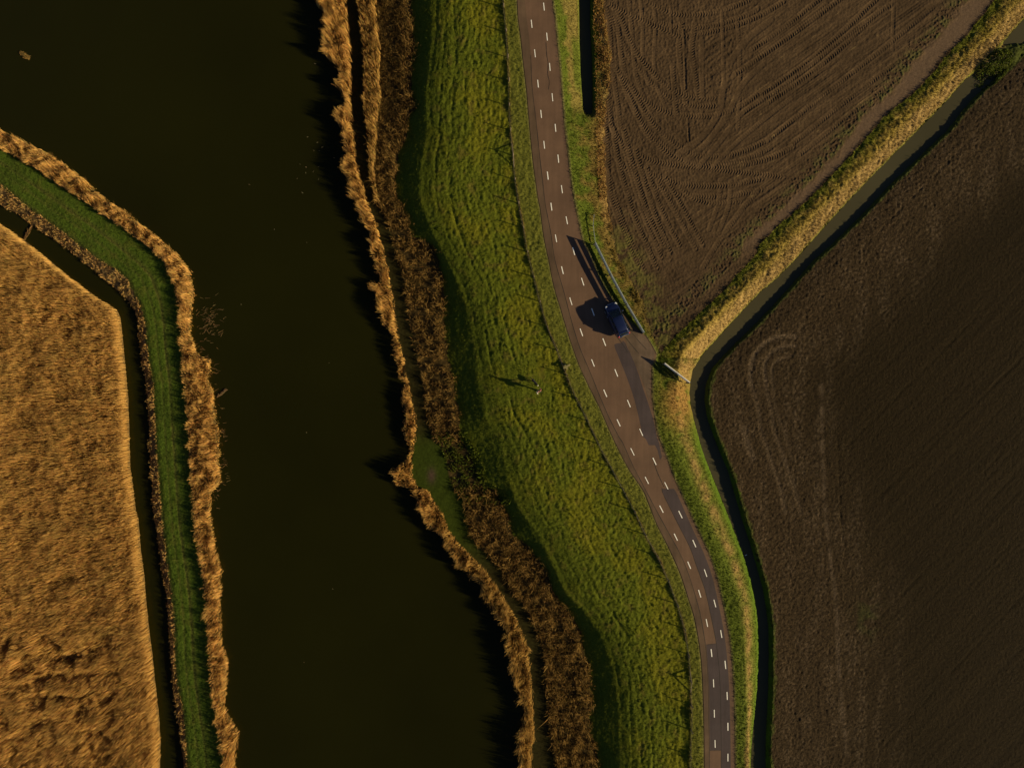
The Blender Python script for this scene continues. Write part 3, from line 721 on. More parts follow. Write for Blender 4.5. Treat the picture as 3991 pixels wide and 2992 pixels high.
# ---- far surroundings so that the land goes on beyond the frame
def strip_grid(name, x0, x1, y0, y1, st, mat, lab):
    xx = np.arange(x0, x1 + st, st); yy = np.arange(y0, y1 + st, st)
    XX, YY = np.meshgrid(xx, yy)
    zz = np.empty_like(XX); cc = np.zeros(XX.shape + (3,))
    for j, Y in enumerate(yy):
        xs, zs = profile(Y); zz[j] = np.interp(xx, xs, zs)
        l = {n: float(f(Y)) for n, f in dict(l5=fL5, l3=fL3, l2=fL2, r1=fR1, r4=fR4, r7=fR7, r8=fR8, fl=fF1l, fr=fF1r, ds=fDS).items()}
        for i, X in enumerate(xx):
            cc[j, i] = ((.14, .09, .035) if X < l['l5'] else TAN if X < l['l3'] else G_DEEP if X < l['l2'] else (.14, .09, .035) if X < l['r4']
                        else G_DIKE if X < l['r7'] else (.1, .065, .05) if X < l['r8'] else G_VERGE if X < l['fl'] else SOIL1 if X < l['fr'] else TAN if X < l['ds'] else SOIL2)
    zz -= .02
    o = grid_obj(name, np.ones((len(yy) - 1, len(xx) - 1), bool), mat, XX, YY, zz, cc)
    tag(o, lab, kind='structure')
strip_grid('farmland_north', -300, 300, 55.9, 300, 2.5, M['grass'], 'polder land going on to the north')
strip_grid('farmland_south', -300, 300, -300, -55.9, 2.5, M['grass'], 'polder land going on to the south')
strip_grid('farmland_east', 72.9, 300, -55.9, 55.9, 4.0, M['soil2'], 'harrowed land going on to the east')
strip_grid('farmland_west', -300, -72.9, -55.9, 55.9, 4.0, M['mud'], 'marsh land going on to the west')
bm = bmesh.new()
bmesh.ops.create_grid(bm, x_segments=2, y_segments=2, size=2500)
for v in bm.verts: v.co.z = -1.2
g = bm_obj('ground', bm, plain_mat('far_ground', (.06, .055, .025), .95, var=.3, scale=.05))
tag(g, 'flat farmland out to the horizon', kind='structure')

# ---- water
def sheet(name, x0, x1, y0, y1, z, mat, lab):
    bm = bmesh.new()
    vs = [bm.verts.new(p) for p in ((x0, y0, z), (x1, y0, z), (x1, y1, z), (x0, y1, z))]
    bm.faces.new(vs)
    return tag(bm_obj(name, bm, mat), lab, kind='structure')
sheet('river', -300, 12, -300, 300, 0.0, M['river'], 'dark olive still river')
def ribbon_sheet(name, fa, fb, y0, y1, z, mat, lab, pad=.3):
    ys = np.arange(y0, y1, .5)
    a = fa(ys) - pad * .3; b = fb(ys) - pad * .2
    v = np.concatenate([np.stack([a, ys, np.full_like(ys, z)], 1), np.stack([b, ys, np.full_like(ys, z)], 1)])
    n = len(ys); i = np.arange(n - 1)
    q = np.stack([i, n + i, n + i + 1, i + 1], 1)
    return tag(make_mesh(name, v, quads=q, mat=mat), lab, kind='structure')
ribbon_sheet('ditch_water', fDN, fDS, -120, 70, WL, M['ditch'], 'murky grey green water of the long bent ditch')
ribbon_sheet('upper_ditch_water', fTl, fTr, px(0, 470)[1], 70, .12, M['ditch'], 'black water of the straight ditch beside the upper road')

# ------------------------------------------------------------------ road
def dens(poly, z, n=5):
    return [px(x, y, z) for x, y in smooth_poly(poly, n)]
def ribbon(name, A, B, z, mat, parent=None):
    """strip between two traced lines resampled by row"""
    fa = row_fn(smooth_poly(A, 4), z); fb = row_fn(smooth_poly(B, 4), z)
    top = min(px(*A[0], z)[1], px(*B[0], z)[1]); bot = max(px(*A[-1], z)[1], px(*B[-1], z)[1])
    ys = np.arange(bot, top, .25)
    cols = 5
    rows = [np.stack([mix(fa(ys), fb(ys), c / (cols - 1)), ys, np.full_like(ys, z)], 1) for c in range(cols)]
    n = len(ys); v = np.concatenate(rows); qs = []
    i = np.arange(n - 1)
    for c in range(cols - 1): qs.append(np.stack([c * n + i, (c + 1) * n + i, (c + 1) * n + i + 1, c * n + i + 1], 1))
    return make_mesh(name, v, quads=np.concatenate(qs), mat=mat, parent=parent)
def poly_sheet(name, pts, z, mat, parent=None):
    P = [Vector((*px(x, y, z), z)) for x, y in pts]
    t = tessellate_polygon([P])
    tr = []
    for a, b, c in t:
        nrm = (P[b] - P[a]).cross(P[c] - P[a])
        tr.append((a, b, c) if nrm.z > 0 else (a, c, b))
    return make_mesh(name, [tuple(p) for p in P], tris=tr, mat=mat, parent=parent, smooth=False)

RZ = ROAD_Z + .004
road = ribbon('road', R7, R8, RZ, M['asphalt'])
tag(road, 'narrow brown asphalt road with dashed white lines along the dike', kind='structure')
ribbon('edge_strip', R7, R7b, RZ + .004, M['asphalt_edge'], road)
P2L = [(2580, 1900), (2584, 1922), (2612, 1980), (2651, 2057), (2690, 2134), (2714, 2202), (2747, 2294), (2767, 2380), (2784, 2460), (2792, 2507), (2802, 2592), (2807, 2676), (2809, 2759), (2811, 2922), (2811, 3400)]
P2R = [(2612, 1885), (2634, 1915), (2655, 1960), (2697, 2055), (2744, 2157), (2777, 2250), (2801, 2355), (2823, 2470), (2835, 2575), (2842, 2680), (2846, 2801), (2848, 2992), (2847, 3400)]
tag(ribbon('asphalt_patch', P2L, P2R, RZ + .004, M['asphalt_dark'], road), 'dark newer lane of asphalt')
T3 = lambda pts: [(2300 + x / 4.144, 1300 + y / 4.144) for x, y in pts]
tag(poly_sheet('asphalt_patch', T3([(390, 180), (420, 160), (500, 150), (535, 118), (570, 150), (600, 220), (650, 320), (720, 480), (780, 640), (860, 900), (930, 1100), (1010, 1350), (1060, 1560), (1075, 1658), (1110, 1760), (1160, 1990), (1130, 2040), (1090, 1880), (1050, 1800), (950, 1800), (900, 1700), (850, 1658), (790, 1360), (720, 1080), (660, 890), (620, 780), (560, 620), (500, 470), (400, 230)]), RZ + .004, M['asphalt_dark'], road), 'long dark repair strip at the right edge')
tag(poly_sheet('asphalt_patch', [(2753, 2511), (2791, 2507), (2801, 2592), (2806, 2676), (2808, 2759), (2810, 2921), (2767, 2922), (2766, 2801), (2764, 2676), (2757, 2560)], RZ + .004, M['asphalt_dark'], road), 'dark repair in the left lane')
poly_sheet('apron', [(2409, 1205), (2450, 1254), (2495, 1296), (2520, 1320), (2552, 1375), (2546, 1404), (2535, 1425), (2535, 1493), (2534, 1541), (2528, 1560), (2514, 1510), (2490, 1450), (2462, 1390), (2440, 1330), (2420, 1270)], RZ + .004, M['concrete'], road)

def seam(pts, wd, zoff, parent=road, name='joint_seam', mat='seam'):
    q = [Vector((*px(x, y, RZ), RZ + zoff)) for x, y in smooth_poly(pts, 5)]
    v = []; fcs = []
    for i, p in enumerate(q):
        d = (q[min(i + 1, len(q) - 1)] - q[max(i - 1, 0)]).normalized()
        s = Vector((-d.y, d.x, 0)) * wd * (.6 + .8 * random.random()) * .5
        v += [tuple(p - s), tuple(p + s)]
    fcs = [(2 * i, 2 * i + 1, 2 * i + 3, 2 * i + 2)[::-1] for i in range(len(q) - 1)]
    return make_mesh(name, v, quads=fcs, mat=M[mat], parent=parent)
seam([p for p in R7b if p[1] > 200], .07, .008)
seam(P2L, .05, .008)
seam([(2128, 165), (2131, 215), (2136, 250), (2135, 290), (2141, 320), (2138, 350)], .06, .008)
seam([(2550, 1805), (2562, 1840), (2580, 1880), (2588, 1896)], .07, .008)
seam([(2753, 2511), (2791, 2507)], .04, .0085); seam([(2767, 2923), (2811, 2922)], .04, .0085)
for q in ([(2398, 1305), (2420, 1332), (2446, 1372)], [(2436, 1312), (2462, 1345), (2490, 1378)], [(2466, 1300), (2490, 1330), (2520, 1362)], [(2515, 1306), (2540, 1345), (2558, 1380)]):
    seam(q, .06, .009)

LD = [(2072,94),(2085,209),(2097,327),(2109,445),(2121,565),(2135,685),(2149,806),(2167,929),(2192,1053),(2225,1174),(2266,1295),(2311,1414),(2359,1532),(2411,1647),(2465,1760),(2521,1871),(2578,1983),(2634,2092),(2686,2201),(2727,2312),(2755,2426),(2773,2543),(2781,2661),(2784,2779),(2787,2897)]
RD = [(2120,27),(2132,144),(2143,262),(2153,380),(2165,499),(2176,619),(2190,738),(2209,859),(2236,979),(2271,1098),(2311,1216),(2355,1333),(2402,1453),(2451,1572),(2499,1684),(2551,1797),(2597,1892),(2652,2004),(2706,2117),(2750,2232),(2786,2350),(2811,2469),(2827,2589),(2834,2710),(2837,2830),(2837,2950)]
for Ln in (LD, RD):
    a, b = Ln[0], Ln[1]; Ln.insert(0, (2 * a[0] - b[0], 2 * a[1] - b[1]))
    a, b = Ln[-1], Ln[-2]; Ln.append((2 * a[0] - b[0], 2 * a[1] - b[1]))
DASH_ME = None
for Ln in (LD, RD):
    W = [Vector((*px(x, y, RZ), RZ + .012)) for x, y in Ln]
    for i, p in enumerate(W):
        d = W[min(i + 1, len(W) - 1)] - W[max(i - 1, 0)]
        if DASH_ME is None:
            bm = bmesh.new(); bm_box(bm, (0, 0, 0), (.108, 1.0, .004), bev=.0)
            o = bm_obj('road_dash', bm, M['paint'], road); DASH_ME = o.data
        else:
            o = bpy.data.objects.new('road_dash', DASH_ME); C.objects.link(o); o.parent = road
        o.location = p
        o.rotation_euler = (0, 0, math.atan2(d.y, d.x) - math.pi / 2)
        o.scale = (1 + random.uniform(-.1, .1), 1 + random.uniform(-.03, .03), 1)

# ------------------------------------------------------------------ reeds, sedge and grass blades
def blades(name, x, y, z, h, wdt, col, mat, lab, cat, lean=.18, segs=2, spread=None, wind=(0, 0), label_kind='stuff', tipc=None, face=None, flow=0.0):
    n = len(x)
    az = rng.uniform(0, 2 * math.pi, n) if face is None else math.pi / 2 + rng.normal(0, face, n)  # with face set, blades stand broadside to the sun to brighten the stand
    ld = rng.uniform(0, 2 * math.pi, n); la = np.abs(rng.normal(0, lean, n)) * h
    lx = np.cos(ld) * la + wind[0] * h; ly = np.sin(ld) * la + wind[1] * h
    if flow > 0:
        lx = lx + flow * h * fbm(x * .7, y * .7, 2, 201) * 1.4; ly = ly + flow * h * fbm(x * .7, y * .7, 2, 207) * 1.4
    wx, wy = np.cos(az) * wdt * .5, np.sin(az) * wdt * .5
    b = np.stack([x, y, z], 1)
    W = np.stack([wx, wy, np.zeros(n)], 1)
    if segs == 2:
        mid = b + np.stack([lx * .35, ly * .35, h * .58], 1)
        tip = b + np.stack([lx, ly, h], 1)
        V = np.stack([b - W * .8, b + W * .8, mid + W, mid - W, tip], 1).reshape(-1, 3)
        i = np.arange(n)[:, None] * 5
        q = i + np.array([0, 1, 2, 3]); t = i + np.array([3, 2, 4])
        cb = np.stack([col, col, col, col, col if tipc is None else tipc], 1).reshape(-1, 3)
        o = make_mesh(name, V, quads=q, tris=t, cols=cb, mat=mat, smooth=False)
    else:
        tip = b + np.stack([lx, ly, h], 1)
        V = np.stack([b - W, b + W, tip], 1).reshape(-1, 3)
        t = np.arange(n)[:, None] * 3 + np.array([0, 1, 2])
        o = make_mesh(name, V, tris=t, cols=np.repeat(col, 3, 0), mat=mat, smooth=False)
    return tag(o, lab, cat, kind=label_kind)

def scatter(fa, fb, y0, y1, density, pa=0.0, pb=0.0, xmin=-73, xmax=73):
    """random points between two lines; density per square metre"""
    ys = np.linspace(y0, y1, 400)
    wd = np.maximum(np.minimum(fb(ys) + pb, xmax) - np.maximum(fa(ys) + pa, xmin), 0)
    area = float(np.sum((wd[1:] + wd[:-1]) * .5 * np.diff(ys)))
    n = int(area * density)
    cdf = np.cumsum(wd); cdf = cdf / cdf[-1]
    y = np.interp(rng.random(n), cdf, ys) + rng.uniform(-.15, .15, n)
    a = np.maximum(fa(y) + pa, xmin); b = np.minimum(fb(y) + pb, xmax)
    x = a + (b - a) * rng.random(n)
    k = b > a
    return x[k], y[k]

def vary(base, n, s=.18, hue=.06):
    c = np.tile(np.array(base), (n, 1)) * np.clip(1 + rng.normal(0, s, n), .45, 1.7)[:, None]
    return np.clip(c * (1 + rng.normal(0, hue, (n, 3))), .003, .9)

YB, YT = px(0, 3080)[1], px(0, -90)[1]
REED = (.51, .305, .098)
# tall reed bed in the west
x, y = scatter(lambda Y: np.full_like(Y, -73.0), fL5, YB, px(0, 400)[1], 84, pb=-.05)
k = x < fL5(y) - .05 - .22 * (1 + noise(y * .9, y * 0, 105)) * rng.random(len(x)); x, y = x[k], y[k]
dn_ = fbm(x * .30, y * .30, 3, 101); crack = np.abs(fbm(x * .15 + 5 + .3 * noise(x * .5, y * .5, 9), y * .15 + .3 * noise(x * .45 + 7, y * .45, 10), 3, 103, .45)); dm = fbm(x * 1.3, y * 1.3, 2, 104)
lowleft = sstep(px(0, 2150)[1], px(0, 2600)[1], y) * sstep(px(560, 0)[0], px(380, 0)[0], x)
hh = 1.95 + .26 * dn_ + .10 * dm - (.55 * sstep(.30, .02, crack) + .55 * sstep(.09, .01, crack)) * np.clip(.75 + 1.1 * noise(x * .22, y * .22, 107), .1, 1.3) * (.08 + .92 * lowleft)
hh *= 1 + rng.normal(0, .035, len(x))
dk = np.exp(-(((x - px(330, 0)[0]) / 3.0) ** 2 + ((y - px(0, 1270)[1]) / 2.2) ** 2)) + .8 * np.exp(-(((x - px(190, 0)[0]) / 1.2) ** 2 + ((y - px(0, 1230)[1]) / 1.6) ** 2))
hh *= 1 - .38 * np.clip(dk, 0, 1) * sstep(-.3, .3, dm)
xe, ye = scatter(lambda Y: fL5(Y) - .7, fL5, YB, px(0, 400)[1], 90, pb=-.05)
xe = xe + .16 * noise(ye * .8, ye * 0, 106) - np.abs(rng.normal(0, .12, len(xe)))
ne = len(xe)
x = np.concatenate([x, xe]); y = np.concatenate([y, ye]); hh = np.concatenate([hh, rng.uniform(1.3, 1.9, ne)])
dn_ = np.concatenate([dn_, np.zeros(ne)]); dm = np.concatenate([dm, np.zeros(ne)])
edgeb = sstep(2.2, .1, fL5(y) - x)
hh *= 1 - .12 * edgeb
c = vary(REED, len(x), .12)
c *= (1 + .16 * dn_ + .08 * dm)[:, None]
c = c + (np.array((.20, .15, .05)) - c) * (sstep(.1, .7, dn_) * .35)[:, None]
c = c + (np.array((.50, .315, .105)) - c) * (edgeb * .6)[:, None]  # bright tone of the sunlit edge put into the reed colour
blades('reed_bed', x, y, grid_lookup(ZT, x, y) - .05, np.clip(hh, .5, 2.7), rng.uniform(.028, .046, len(x)), c, M['reed'],
       'tall golden reed bed filling the left edge of the picture', 'reeds', lean=.06, tipc=c * .95, face=.65, flow=.10)
# reed fringe on the west shore
x, y = scatter(fL2, fL1, YB, px(0, 380)[1], 150, pa=.55, pb=.05)
dm = fbm(x * 1.1, y * 1.1, 3, 111)
k = dm > -.75
x, y, dm = x[k], y[k], dm[k]
fz = (x - fL2(y)) / np.maximum(fL1(y) - fL2(y), .3)
hh = (1.12 + .42 * dm) * rng.uniform(.72, 1.1, len(x)) * mix(.72, 1.05, sstep(.1, .7, fz))
x = x + rng.normal(0, .10, len(x))
c = vary((.54, .330, .108), len(x), .2); c *= (1 + .2 * dm)[:, None]
blades('reed_fringe', x, y, np.maximum(grid_lookup(ZT, x, y), -.15) - .03, hh, rng.uniform(.026, .045, len(x)), c, M['reed'],
       'ragged golden reed fringe between the river and the grass embankment', 'reeds', lean=.13, wind=(.10, .02), tipc=c * .95, face=.7, flow=.35)
# tan dead grass along the little ditch
x, y = scatter(fL4, fL3, YB, px(0, 500)[1], 60, pa=.05, pb=.25)
dm = fbm(x * 1.2, y * 1.2, 2, 115); k = dm > -.25; x, y, dm = x[k], y[k], dm[k]
c = vary((.40, .25, .090), len(x), .25)
blades('ditch_edge_grass', x, y, grid_lookup(ZT, x, y) - .02, rng.uniform(.15, .42, len(x)), rng.uniform(.03, .06, len(x)), c, M['blade'],
       'tan dead grass along the edge of the narrow ditch', 'dead grass', lean=.25, face=.8, flow=.5)
# reed fringe on the east shore
x, y = scatter(fR1, fR2, YB, YT, 150, pa=.25, pb=.10)
x = x + rng.normal(0, .10, len(x)) + .22 * noise(y * 1.1, y * 0, 124)
dm = fbm(x * 1.0, y * 1.0, 3, 121)
yp = ypx(y)
hh = (1.40 + .40 * fbm(x * .33, y * .33, 2, 122) + .26 * dm) * rng.uniform(.86, 1.06, len(x)) * mix(1.12, .80, sstep(0, .9, (x - fR1(y)) / np.maximum(fR2(y) - fR1(y), .3))) * (1 - .25 * sstep(800, 1200, yp) * sstep(2400, 1700, yp))
c = vary((.53, .320, .100), len(x), .2); c *= (1 + .18 * dm)[:, None]
c = c + (np.array((.36, .24, .075)) - c) * (sstep(1900, 2300, yp) * .5)[:, None]
k = hh > .6
blades('reed_fringe', x[k], y[k], np.maximum(grid_lookup(ZT, x[k], y[k]), -.15) - .03, hh[k], rng.uniform(.026, .045, k.sum()), c[k], M['reed'],
       'ragged golden reed fringe along the river below the dike', 'reeds', lean=.11, wind=(-.10, .05), tipc=c[k] * .95, face=.7, flow=.35)
# second reed row behind the path (top of the picture)
x, y = scatter(fR3, fR4, px(0, 790)[1], YT, 95)
f = (x - fR3(y)) / (fR4(y) - fR3(y)); yp = ypx(y)
k = f < .34 + .06 * noise(y * .5, y * 0, 7) - .16 * sstep(350, 750, yp)
x, y, f = x[k], y[k], f[k]
dm = fbm(x * 1.1, y * 1.1, 3, 123)
c = vary((.42, .26, .080), len(x), .2)
blades('reed_row', x, y, grid_lookup(ZT, x, y) - .03, (1.15 + .35 * dm) * rng.uniform(.75, 1.1, len(x)), rng.uniform(.03, .06, len(x)), c, M['reed'],
       'second golden reed row on the dike side of the shaded path', 'reeds', lean=.11, wind=(-.05, .12), tipc=c * .95, face=.7, flow=.2)
# brown sedge between path and dike
x, y = scatter(fR3, fR4, YB, YT, 125)
yp = ypx(y)
gap = sstep(1690, 1740, yp) * sstep(1940, 1880, yp)
dm = .65 * fbm(x * .9, y * .9, 3, 131) + .55 * fbm(x * 2.1, y * 2.1, 2, 132)
k = (rng.random(len(x)) > gap) & (dm > -.60 + .52 * sstep(820, 950, yp) * sstep(1720, 1560, yp) + .25 * sstep(1900, 2000, yp))
x, y, dm, yp = x[k], y[k], dm[k], yp[k]
f = (x - fR3(y)) / np.maximum(fR4(y) - fR3(y), .2)
kk = rng.random(len(x)) > sstep(.72, 1.0, f) * np.clip(.55 + .9 * noise(x * .8, y * .5, 134), 0, .95)
x, y, dm, yp, f = x[kk], y[kk], dm[kk], yp[kk], f[kk]
x = x + rng.normal(0, .12, len(x)) + np.where(f > .6, np.abs(rng.normal(0, .38, len(x))) * np.clip(.4 + noise(y * .5, y * 0, 133), 0, 1), 0)
hh = .74 * (.66 + .50 * dm + .22 * sstep(.5, 1.0, f) + .22 * sstep(.3, .05, f) - .22 * sstep(650, 400, yp) * sstep(.85, .65, f)) * rng.uniform(.55, 1.1, len(x))
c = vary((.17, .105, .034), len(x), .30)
c = c + (np.array((.42, .265, .085)) - c) * (sstep(.0, .6, dm) * .75)[:, None]  # golden highlights of the lit tops put into the colour
c *= (1 - .55 * sstep(650, 350, yp) * sstep(.88, .66, f))[:, None]  # northern stretch darkened: shade of the dike put into the colour
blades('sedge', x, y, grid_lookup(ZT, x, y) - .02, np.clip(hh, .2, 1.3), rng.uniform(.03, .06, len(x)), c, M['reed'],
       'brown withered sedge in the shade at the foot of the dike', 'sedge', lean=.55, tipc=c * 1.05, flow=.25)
# green weeds in the gap
x, y = scatter(fR3, fR4, px(0, 1960)[1], px(0, 1680)[1], 70, pb=1.2)
dm = fbm(x * .9, y * .9, 3, 135); k = dm > -.35; x, y, dm = x[k], y[k], dm[k]
blades('weeds', x, y, grid_lookup(ZT, x, y) - .02, np.clip(.30 + .30 * dm, .08, .8) * rng.uniform(.5, 1.1, len(x)), rng.uniform(.06, .12, len(x)), vary((.090, .112, .016), len(x), .25), M['blade'],
       'green leafy weeds in the gap between the brown sedge patches', 'weeds', lean=.6)
# dike grass
x, y = scatter(fR4, fR6, YB, YT, 60, pa=-.4)
dl = grid_lookup(lump, x, y)
cb = np.stack([grid_lookup(COL[..., i], x, y) for i in range(3)], 1) * np.clip(1 + rng.normal(0, .2, len(x)), .5, 1.6)[:, None] * 1.25
hh = np.clip(.075 + .06 * dl, .03, .22) * rng.uniform(.6, 1.4, len(x))
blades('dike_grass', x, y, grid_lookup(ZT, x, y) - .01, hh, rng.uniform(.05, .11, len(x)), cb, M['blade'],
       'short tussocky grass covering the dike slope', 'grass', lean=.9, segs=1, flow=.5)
# long grass under the fence
x, y = scatter(lambda Y: fR6(Y) - .16, lambda Y: fR6(Y) + .16, YB, YT, 260)
dm = fbm(x * .5, y * .35, 2, 141)
hh = np.clip(.20 + .30 * dm, .06, .55) * rng.uniform(.6, 1.15, len(x))
tn = sstep(-.2, .6, fbm(y * .12, y * 0, 2, 145))
c = vary((.16, .150, .038), len(x), .2); c = c + (np.array((.27, .195, .075)) - c) * (tn * .8)[:, None]
blades('fence_line_grass', x, y, grid_lookup(ZT, x, y) - .01, hh, rng.uniform(.04, .08, len(x)), c, M['blade'],
       'strip of long pale grass growing under the wire fence', 'grass', lean=.3)
# road verge grass, both sides
x, y = scatter(fR6, fR7, YB, YT, 60, pa=.15, pb=.06)
cb = np.stack([grid_lookup(COL[..., i], x, y) for i in range(3)], 1) * np.clip(1 + rng.normal(0, .22, len(x)), .5, 1.6)[:, None] * 1.2
blades('verge_grass', x, y, grid_lookup(ZT, x, y) - .01, rng.uniform(.05, .12, len(x)), rng.uniform(.05, .10, len(x)), cb, M['blade'],
       'bright green verge grass between the fence and the road', 'grass', lean=1.0, segs=1, flow=.5)
x, y = scatter(fR8, lambda Y: np.where(ypx(Y) < 1395, fF1l(Y), fDN(Y)), YB, YT, 75, pa=-.05)
zb = grid_lookup(ZT, x, y); yp = ypx(y)
inap = (yp > 1180) & (yp < 1400) & (x < fR8(y) + .3)
k = (zb > .47) & ~inap; x, y, zb = x[k], y[k], zb[k]
cb = np.stack([grid_lookup(COL[..., i], x, y) for i in range(3)], 1) * np.clip(1 + rng.normal(0, .22, len(x)), .5, 1.6)[:, None] * 1.15
blades('verge_grass', x, y, zb - .01, rng.uniform(.06, .26, len(x)), rng.uniform(.04, .10, len(x)), cb, M['blade'],
       'green and straw coloured grass between the road and the ditches', 'grass', lean=.6, segs=1)
# straw fringe beside the ploughed field
x, y = scatter(lambda Y: np.maximum(fTr(Y), fF1l(Y) - 2.2), fF1l, px(0, 1250)[1], YT, 85, pa=.25, pb=.15)
dm = fbm(x * .8, y * .5, 3, 151); k = (dm > -.45); x, y, dm = x[k], y[k], dm[k]; yp = ypx(y)
k = (yp < 860) | (dm > .15); x, y, dm, yp = x[k], y[k], dm[k], yp[k]
c = vary((.31, .185, .066), len(x), .24); c = c + (np.array((.12, .105, .026)) - c) * (sstep(800, 1000, yp) * .7)[:, None]
blades('straw_fringe', x, y, grid_lookup(ZT, x, y) - .02, np.clip(.34 + .25 * dm, .1, .7) * rng.uniform(.6, 1.1, len(x)), rng.uniform(.04, .08, len(x)), c, M['reed'],
       'orange brown dead grass fringe along the ploughed field', 'dead grass', lean=.55, wind=(.1, -.2))
# diagonal bank
x, y = scatter(fF1r, fDN, px(0, 1440)[1], YT, 80, pa=-.2, pb=.0)
cb = np.stack([grid_lookup(COL[..., i], x, y) for i in range(3)], 1) * np.clip(1 + rng.normal(0, .22, len(x)), .5, 1.6)[:, None] * 1.15
dm = fbm(x * 1.1 + 9, y * 1.1, 3, 44)
k = dm < .5
blades('bank_grass', x[k], y[k], grid_lookup(ZT, x[k], y[k]) - .01, rng.uniform(.06, .28, k.sum()), rng.uniform(.04, .10, k.sum()), cb[k], M['blade'],
       'straw coloured tussock grass on the bank of the diagonal ditch', 'grass', lean=.65, segs=1)
# green tufts on the east edge of the ditch
x, y = scatter(fDS, fDS, YB, px(0, 250)[1], 70, pa=-.55, pb=.18)
yp = ypx(y); dm = fbm(x * .9, y * .9, 2, 161)
k = (dm > -.15) & (rng.random(len(x)) < .25 + .75 * sstep(1500, 1700, yp)); x, y = x[k], y[k]
blades('ditch_edge_tufts', x, y, grid_lookup(ZT, x, y) - .02, rng.uniform(.1, .35, len(x)), rng.uniform(.05, .1, len(x)), vary((.075, .088, .02), len(x), .25), M['blade'],
       'sparse green tufts where the harrowed field meets the ditch', 'grass', lean=.5, segs=1)
# west embankment grass
x, y = scatter(fL3, fL2, YB, px(0, 480)[1], 75, pb=.55)
cb = np.stack([grid_lookup(COL[..., i], x, y) for i in range(3)], 1) * np.clip(1 + rng.normal(0, .22, len(x)), .5, 1.6)[:, None] * 1.2
blades('embankment_grass', x, y, grid_lookup(ZT, x, y) - .01, rng.uniform(.04, .14, len(x)), rng.uniform(.05, .1, len(x)), cb, M['blade'],
       'short deep green grass on the narrow embankment', 'grass', lean=.5, segs=1)
# stalks floating off the west shore
n = 170
x = px(0, 0)[0] + 0 * rng.random(n) + np.array([px(v, 0)[0] - px(0, 0)[0] for v in np.clip(rng.normal(812, 26, n), 765, 880)])
y = np.array([px(0, v)[1] for v in np.concatenate([rng.normal(1255, 40, n - 70), rng.uniform(1350, 2000, 70)])])
x[n - 70:] = fL1(y[n - 70:]) + rng.uniform(0, .9, 70)
ang = rng.normal(.1, .5, n); ln = rng.uniform(.15, .75, n)
d = np.stack([np.cos(ang) * ln, np.sin(ang) * ln, rng.uniform(0, .12, n)], 1); wv = np.stack([-np.sin(ang), np.cos(ang), np.zeros(n)], 1) * .028
b = np.stack([x, y, np.full(n, .012)], 1)
V = np.stack([b - wv, b + wv, b + d + wv * .4, b + d - wv * .4], 1).reshape(-1, 3)
o = make_mesh('floating_stalks', V, quads=np.arange(n)[:, None] * 4 + np.array([0, 1, 2, 3]), cols=np.repeat(vary((.30, .19, .09), n, .3), 4, 0), mat=M['reed'], smooth=False)
tag(o, 'broken reed stalks floating off the reed fringe', 'reeds', kind='stuff')

n = 26
sx = np.concatenate([rng.normal(1225, 30, 14), rng.uniform(900, 1500, 12)]); sy = np.concatenate([rng.normal(620, 60, 14), rng.uniform(200, 2700, 12)])
P = np.array([px(a, b_) for a, b_ in zip(sx, sy)]); ang = rng.uniform(0, 3.1, n); ln = rng.uniform(.08, .3, n)
k = (P[:, 0] < fR1(P[:, 1]) - .8) & (P[:, 0] > fL1(P[:, 1]) + 1.0)
P, ang, ln = P[k], ang[k], ln[k]; n = len(P)
d = np.stack([np.cos(ang) * ln, np.sin(ang) * ln, np.full(n, .01)], 1); wv = np.stack([-np.sin(ang), np.cos(ang), np.zeros(n)], 1) * .03
b = np.stack([P[:, 0], P[:, 1], np.full(n, .012)], 1)
V = np.stack([b - wv, b + wv, b + d + wv * .5, b + d - wv * .5], 1).reshape(-1, 3)
o = make_mesh('drifting_leaves', V, quads=np.arange(n)[:, None] * 4 + np.array([0, 1, 2, 3]), cols=np.repeat(vary((.26, .22, .13), n, .3), 4, 0), mat=M['reed'], smooth=False)
tag(o, 'tiny pale leaves and stalks drifting on the open river', 'leaves', kind='stuff')

# ------------------------------------------------------------------ wire fence on the dike
zf_at = lambda X, Y: float(grid_lookup(ZT, np.array([X]), np.array([Y]))[0])
line6 = [px(x, y, 2.1) for x, y in smooth_poly([p for p in R6], 4)]
seg = np.array(line6); dl_ = np.hypot(*(seg[1:] - seg[:-1]).T); cum = np.concatenate([[0], np.cumsum(dl_)])
posts = []
s = cum[0] + 1.0
i_top = np.interp(YT - 2, seg[::-1, 1], cum[::-1]); i_bot = np.interp(YB + 1, seg[::-1, 1], cum[::-1])
s = i_top
while s < i_bot:
    X = float(np.interp(s, cum, seg[:, 0])); Y = float(np.interp(s, cum, seg[:, 1]))
    posts.append((X, Y)); s += 3.2 + random.uniform(-.15, .15)
fence = empty('wire_fence', (posts[0][0], posts[0][1], 2.0))
tag(fence, 'wooden post and wire fence running along the dike beside the road', 'fence')
ORG = Vector(fence.location)
tops = []
for i, (X, Y) in enumerate(posts):
    z = zf_at(X, Y); hgt = .92 + random.uniform(-.08, .1)
    bm = bmesh.new()
    tx, ty = random.uniform(-.05, .05), random.uniform(-.05, .05)
    bm_tube(bm, [(X, Y, z - .25), (X + tx * .5, Y + ty * .5, z + hgt * .5), (X + tx, Y + ty, z + hgt), (X + tx, Y + ty, z + hgt + .03)], [.065, .062, .06, .04], 7)
    bmesh.ops.translate(bm, verts=bm.verts, vec=-ORG)
    bm_obj('post', bm, M['wood'], fence)
    tops.append((X + tx, Y + ty, z, hgt))
for f in (.3, .62, .92):
    bm = bmesh.new()
    bm_tube(bm, [Vector((t[0] - .055, t[1], t[2] + t[3] * f)) - ORG for t in tops], .006, 4)
    bm_obj('wire', bm, M['wire'], fence)
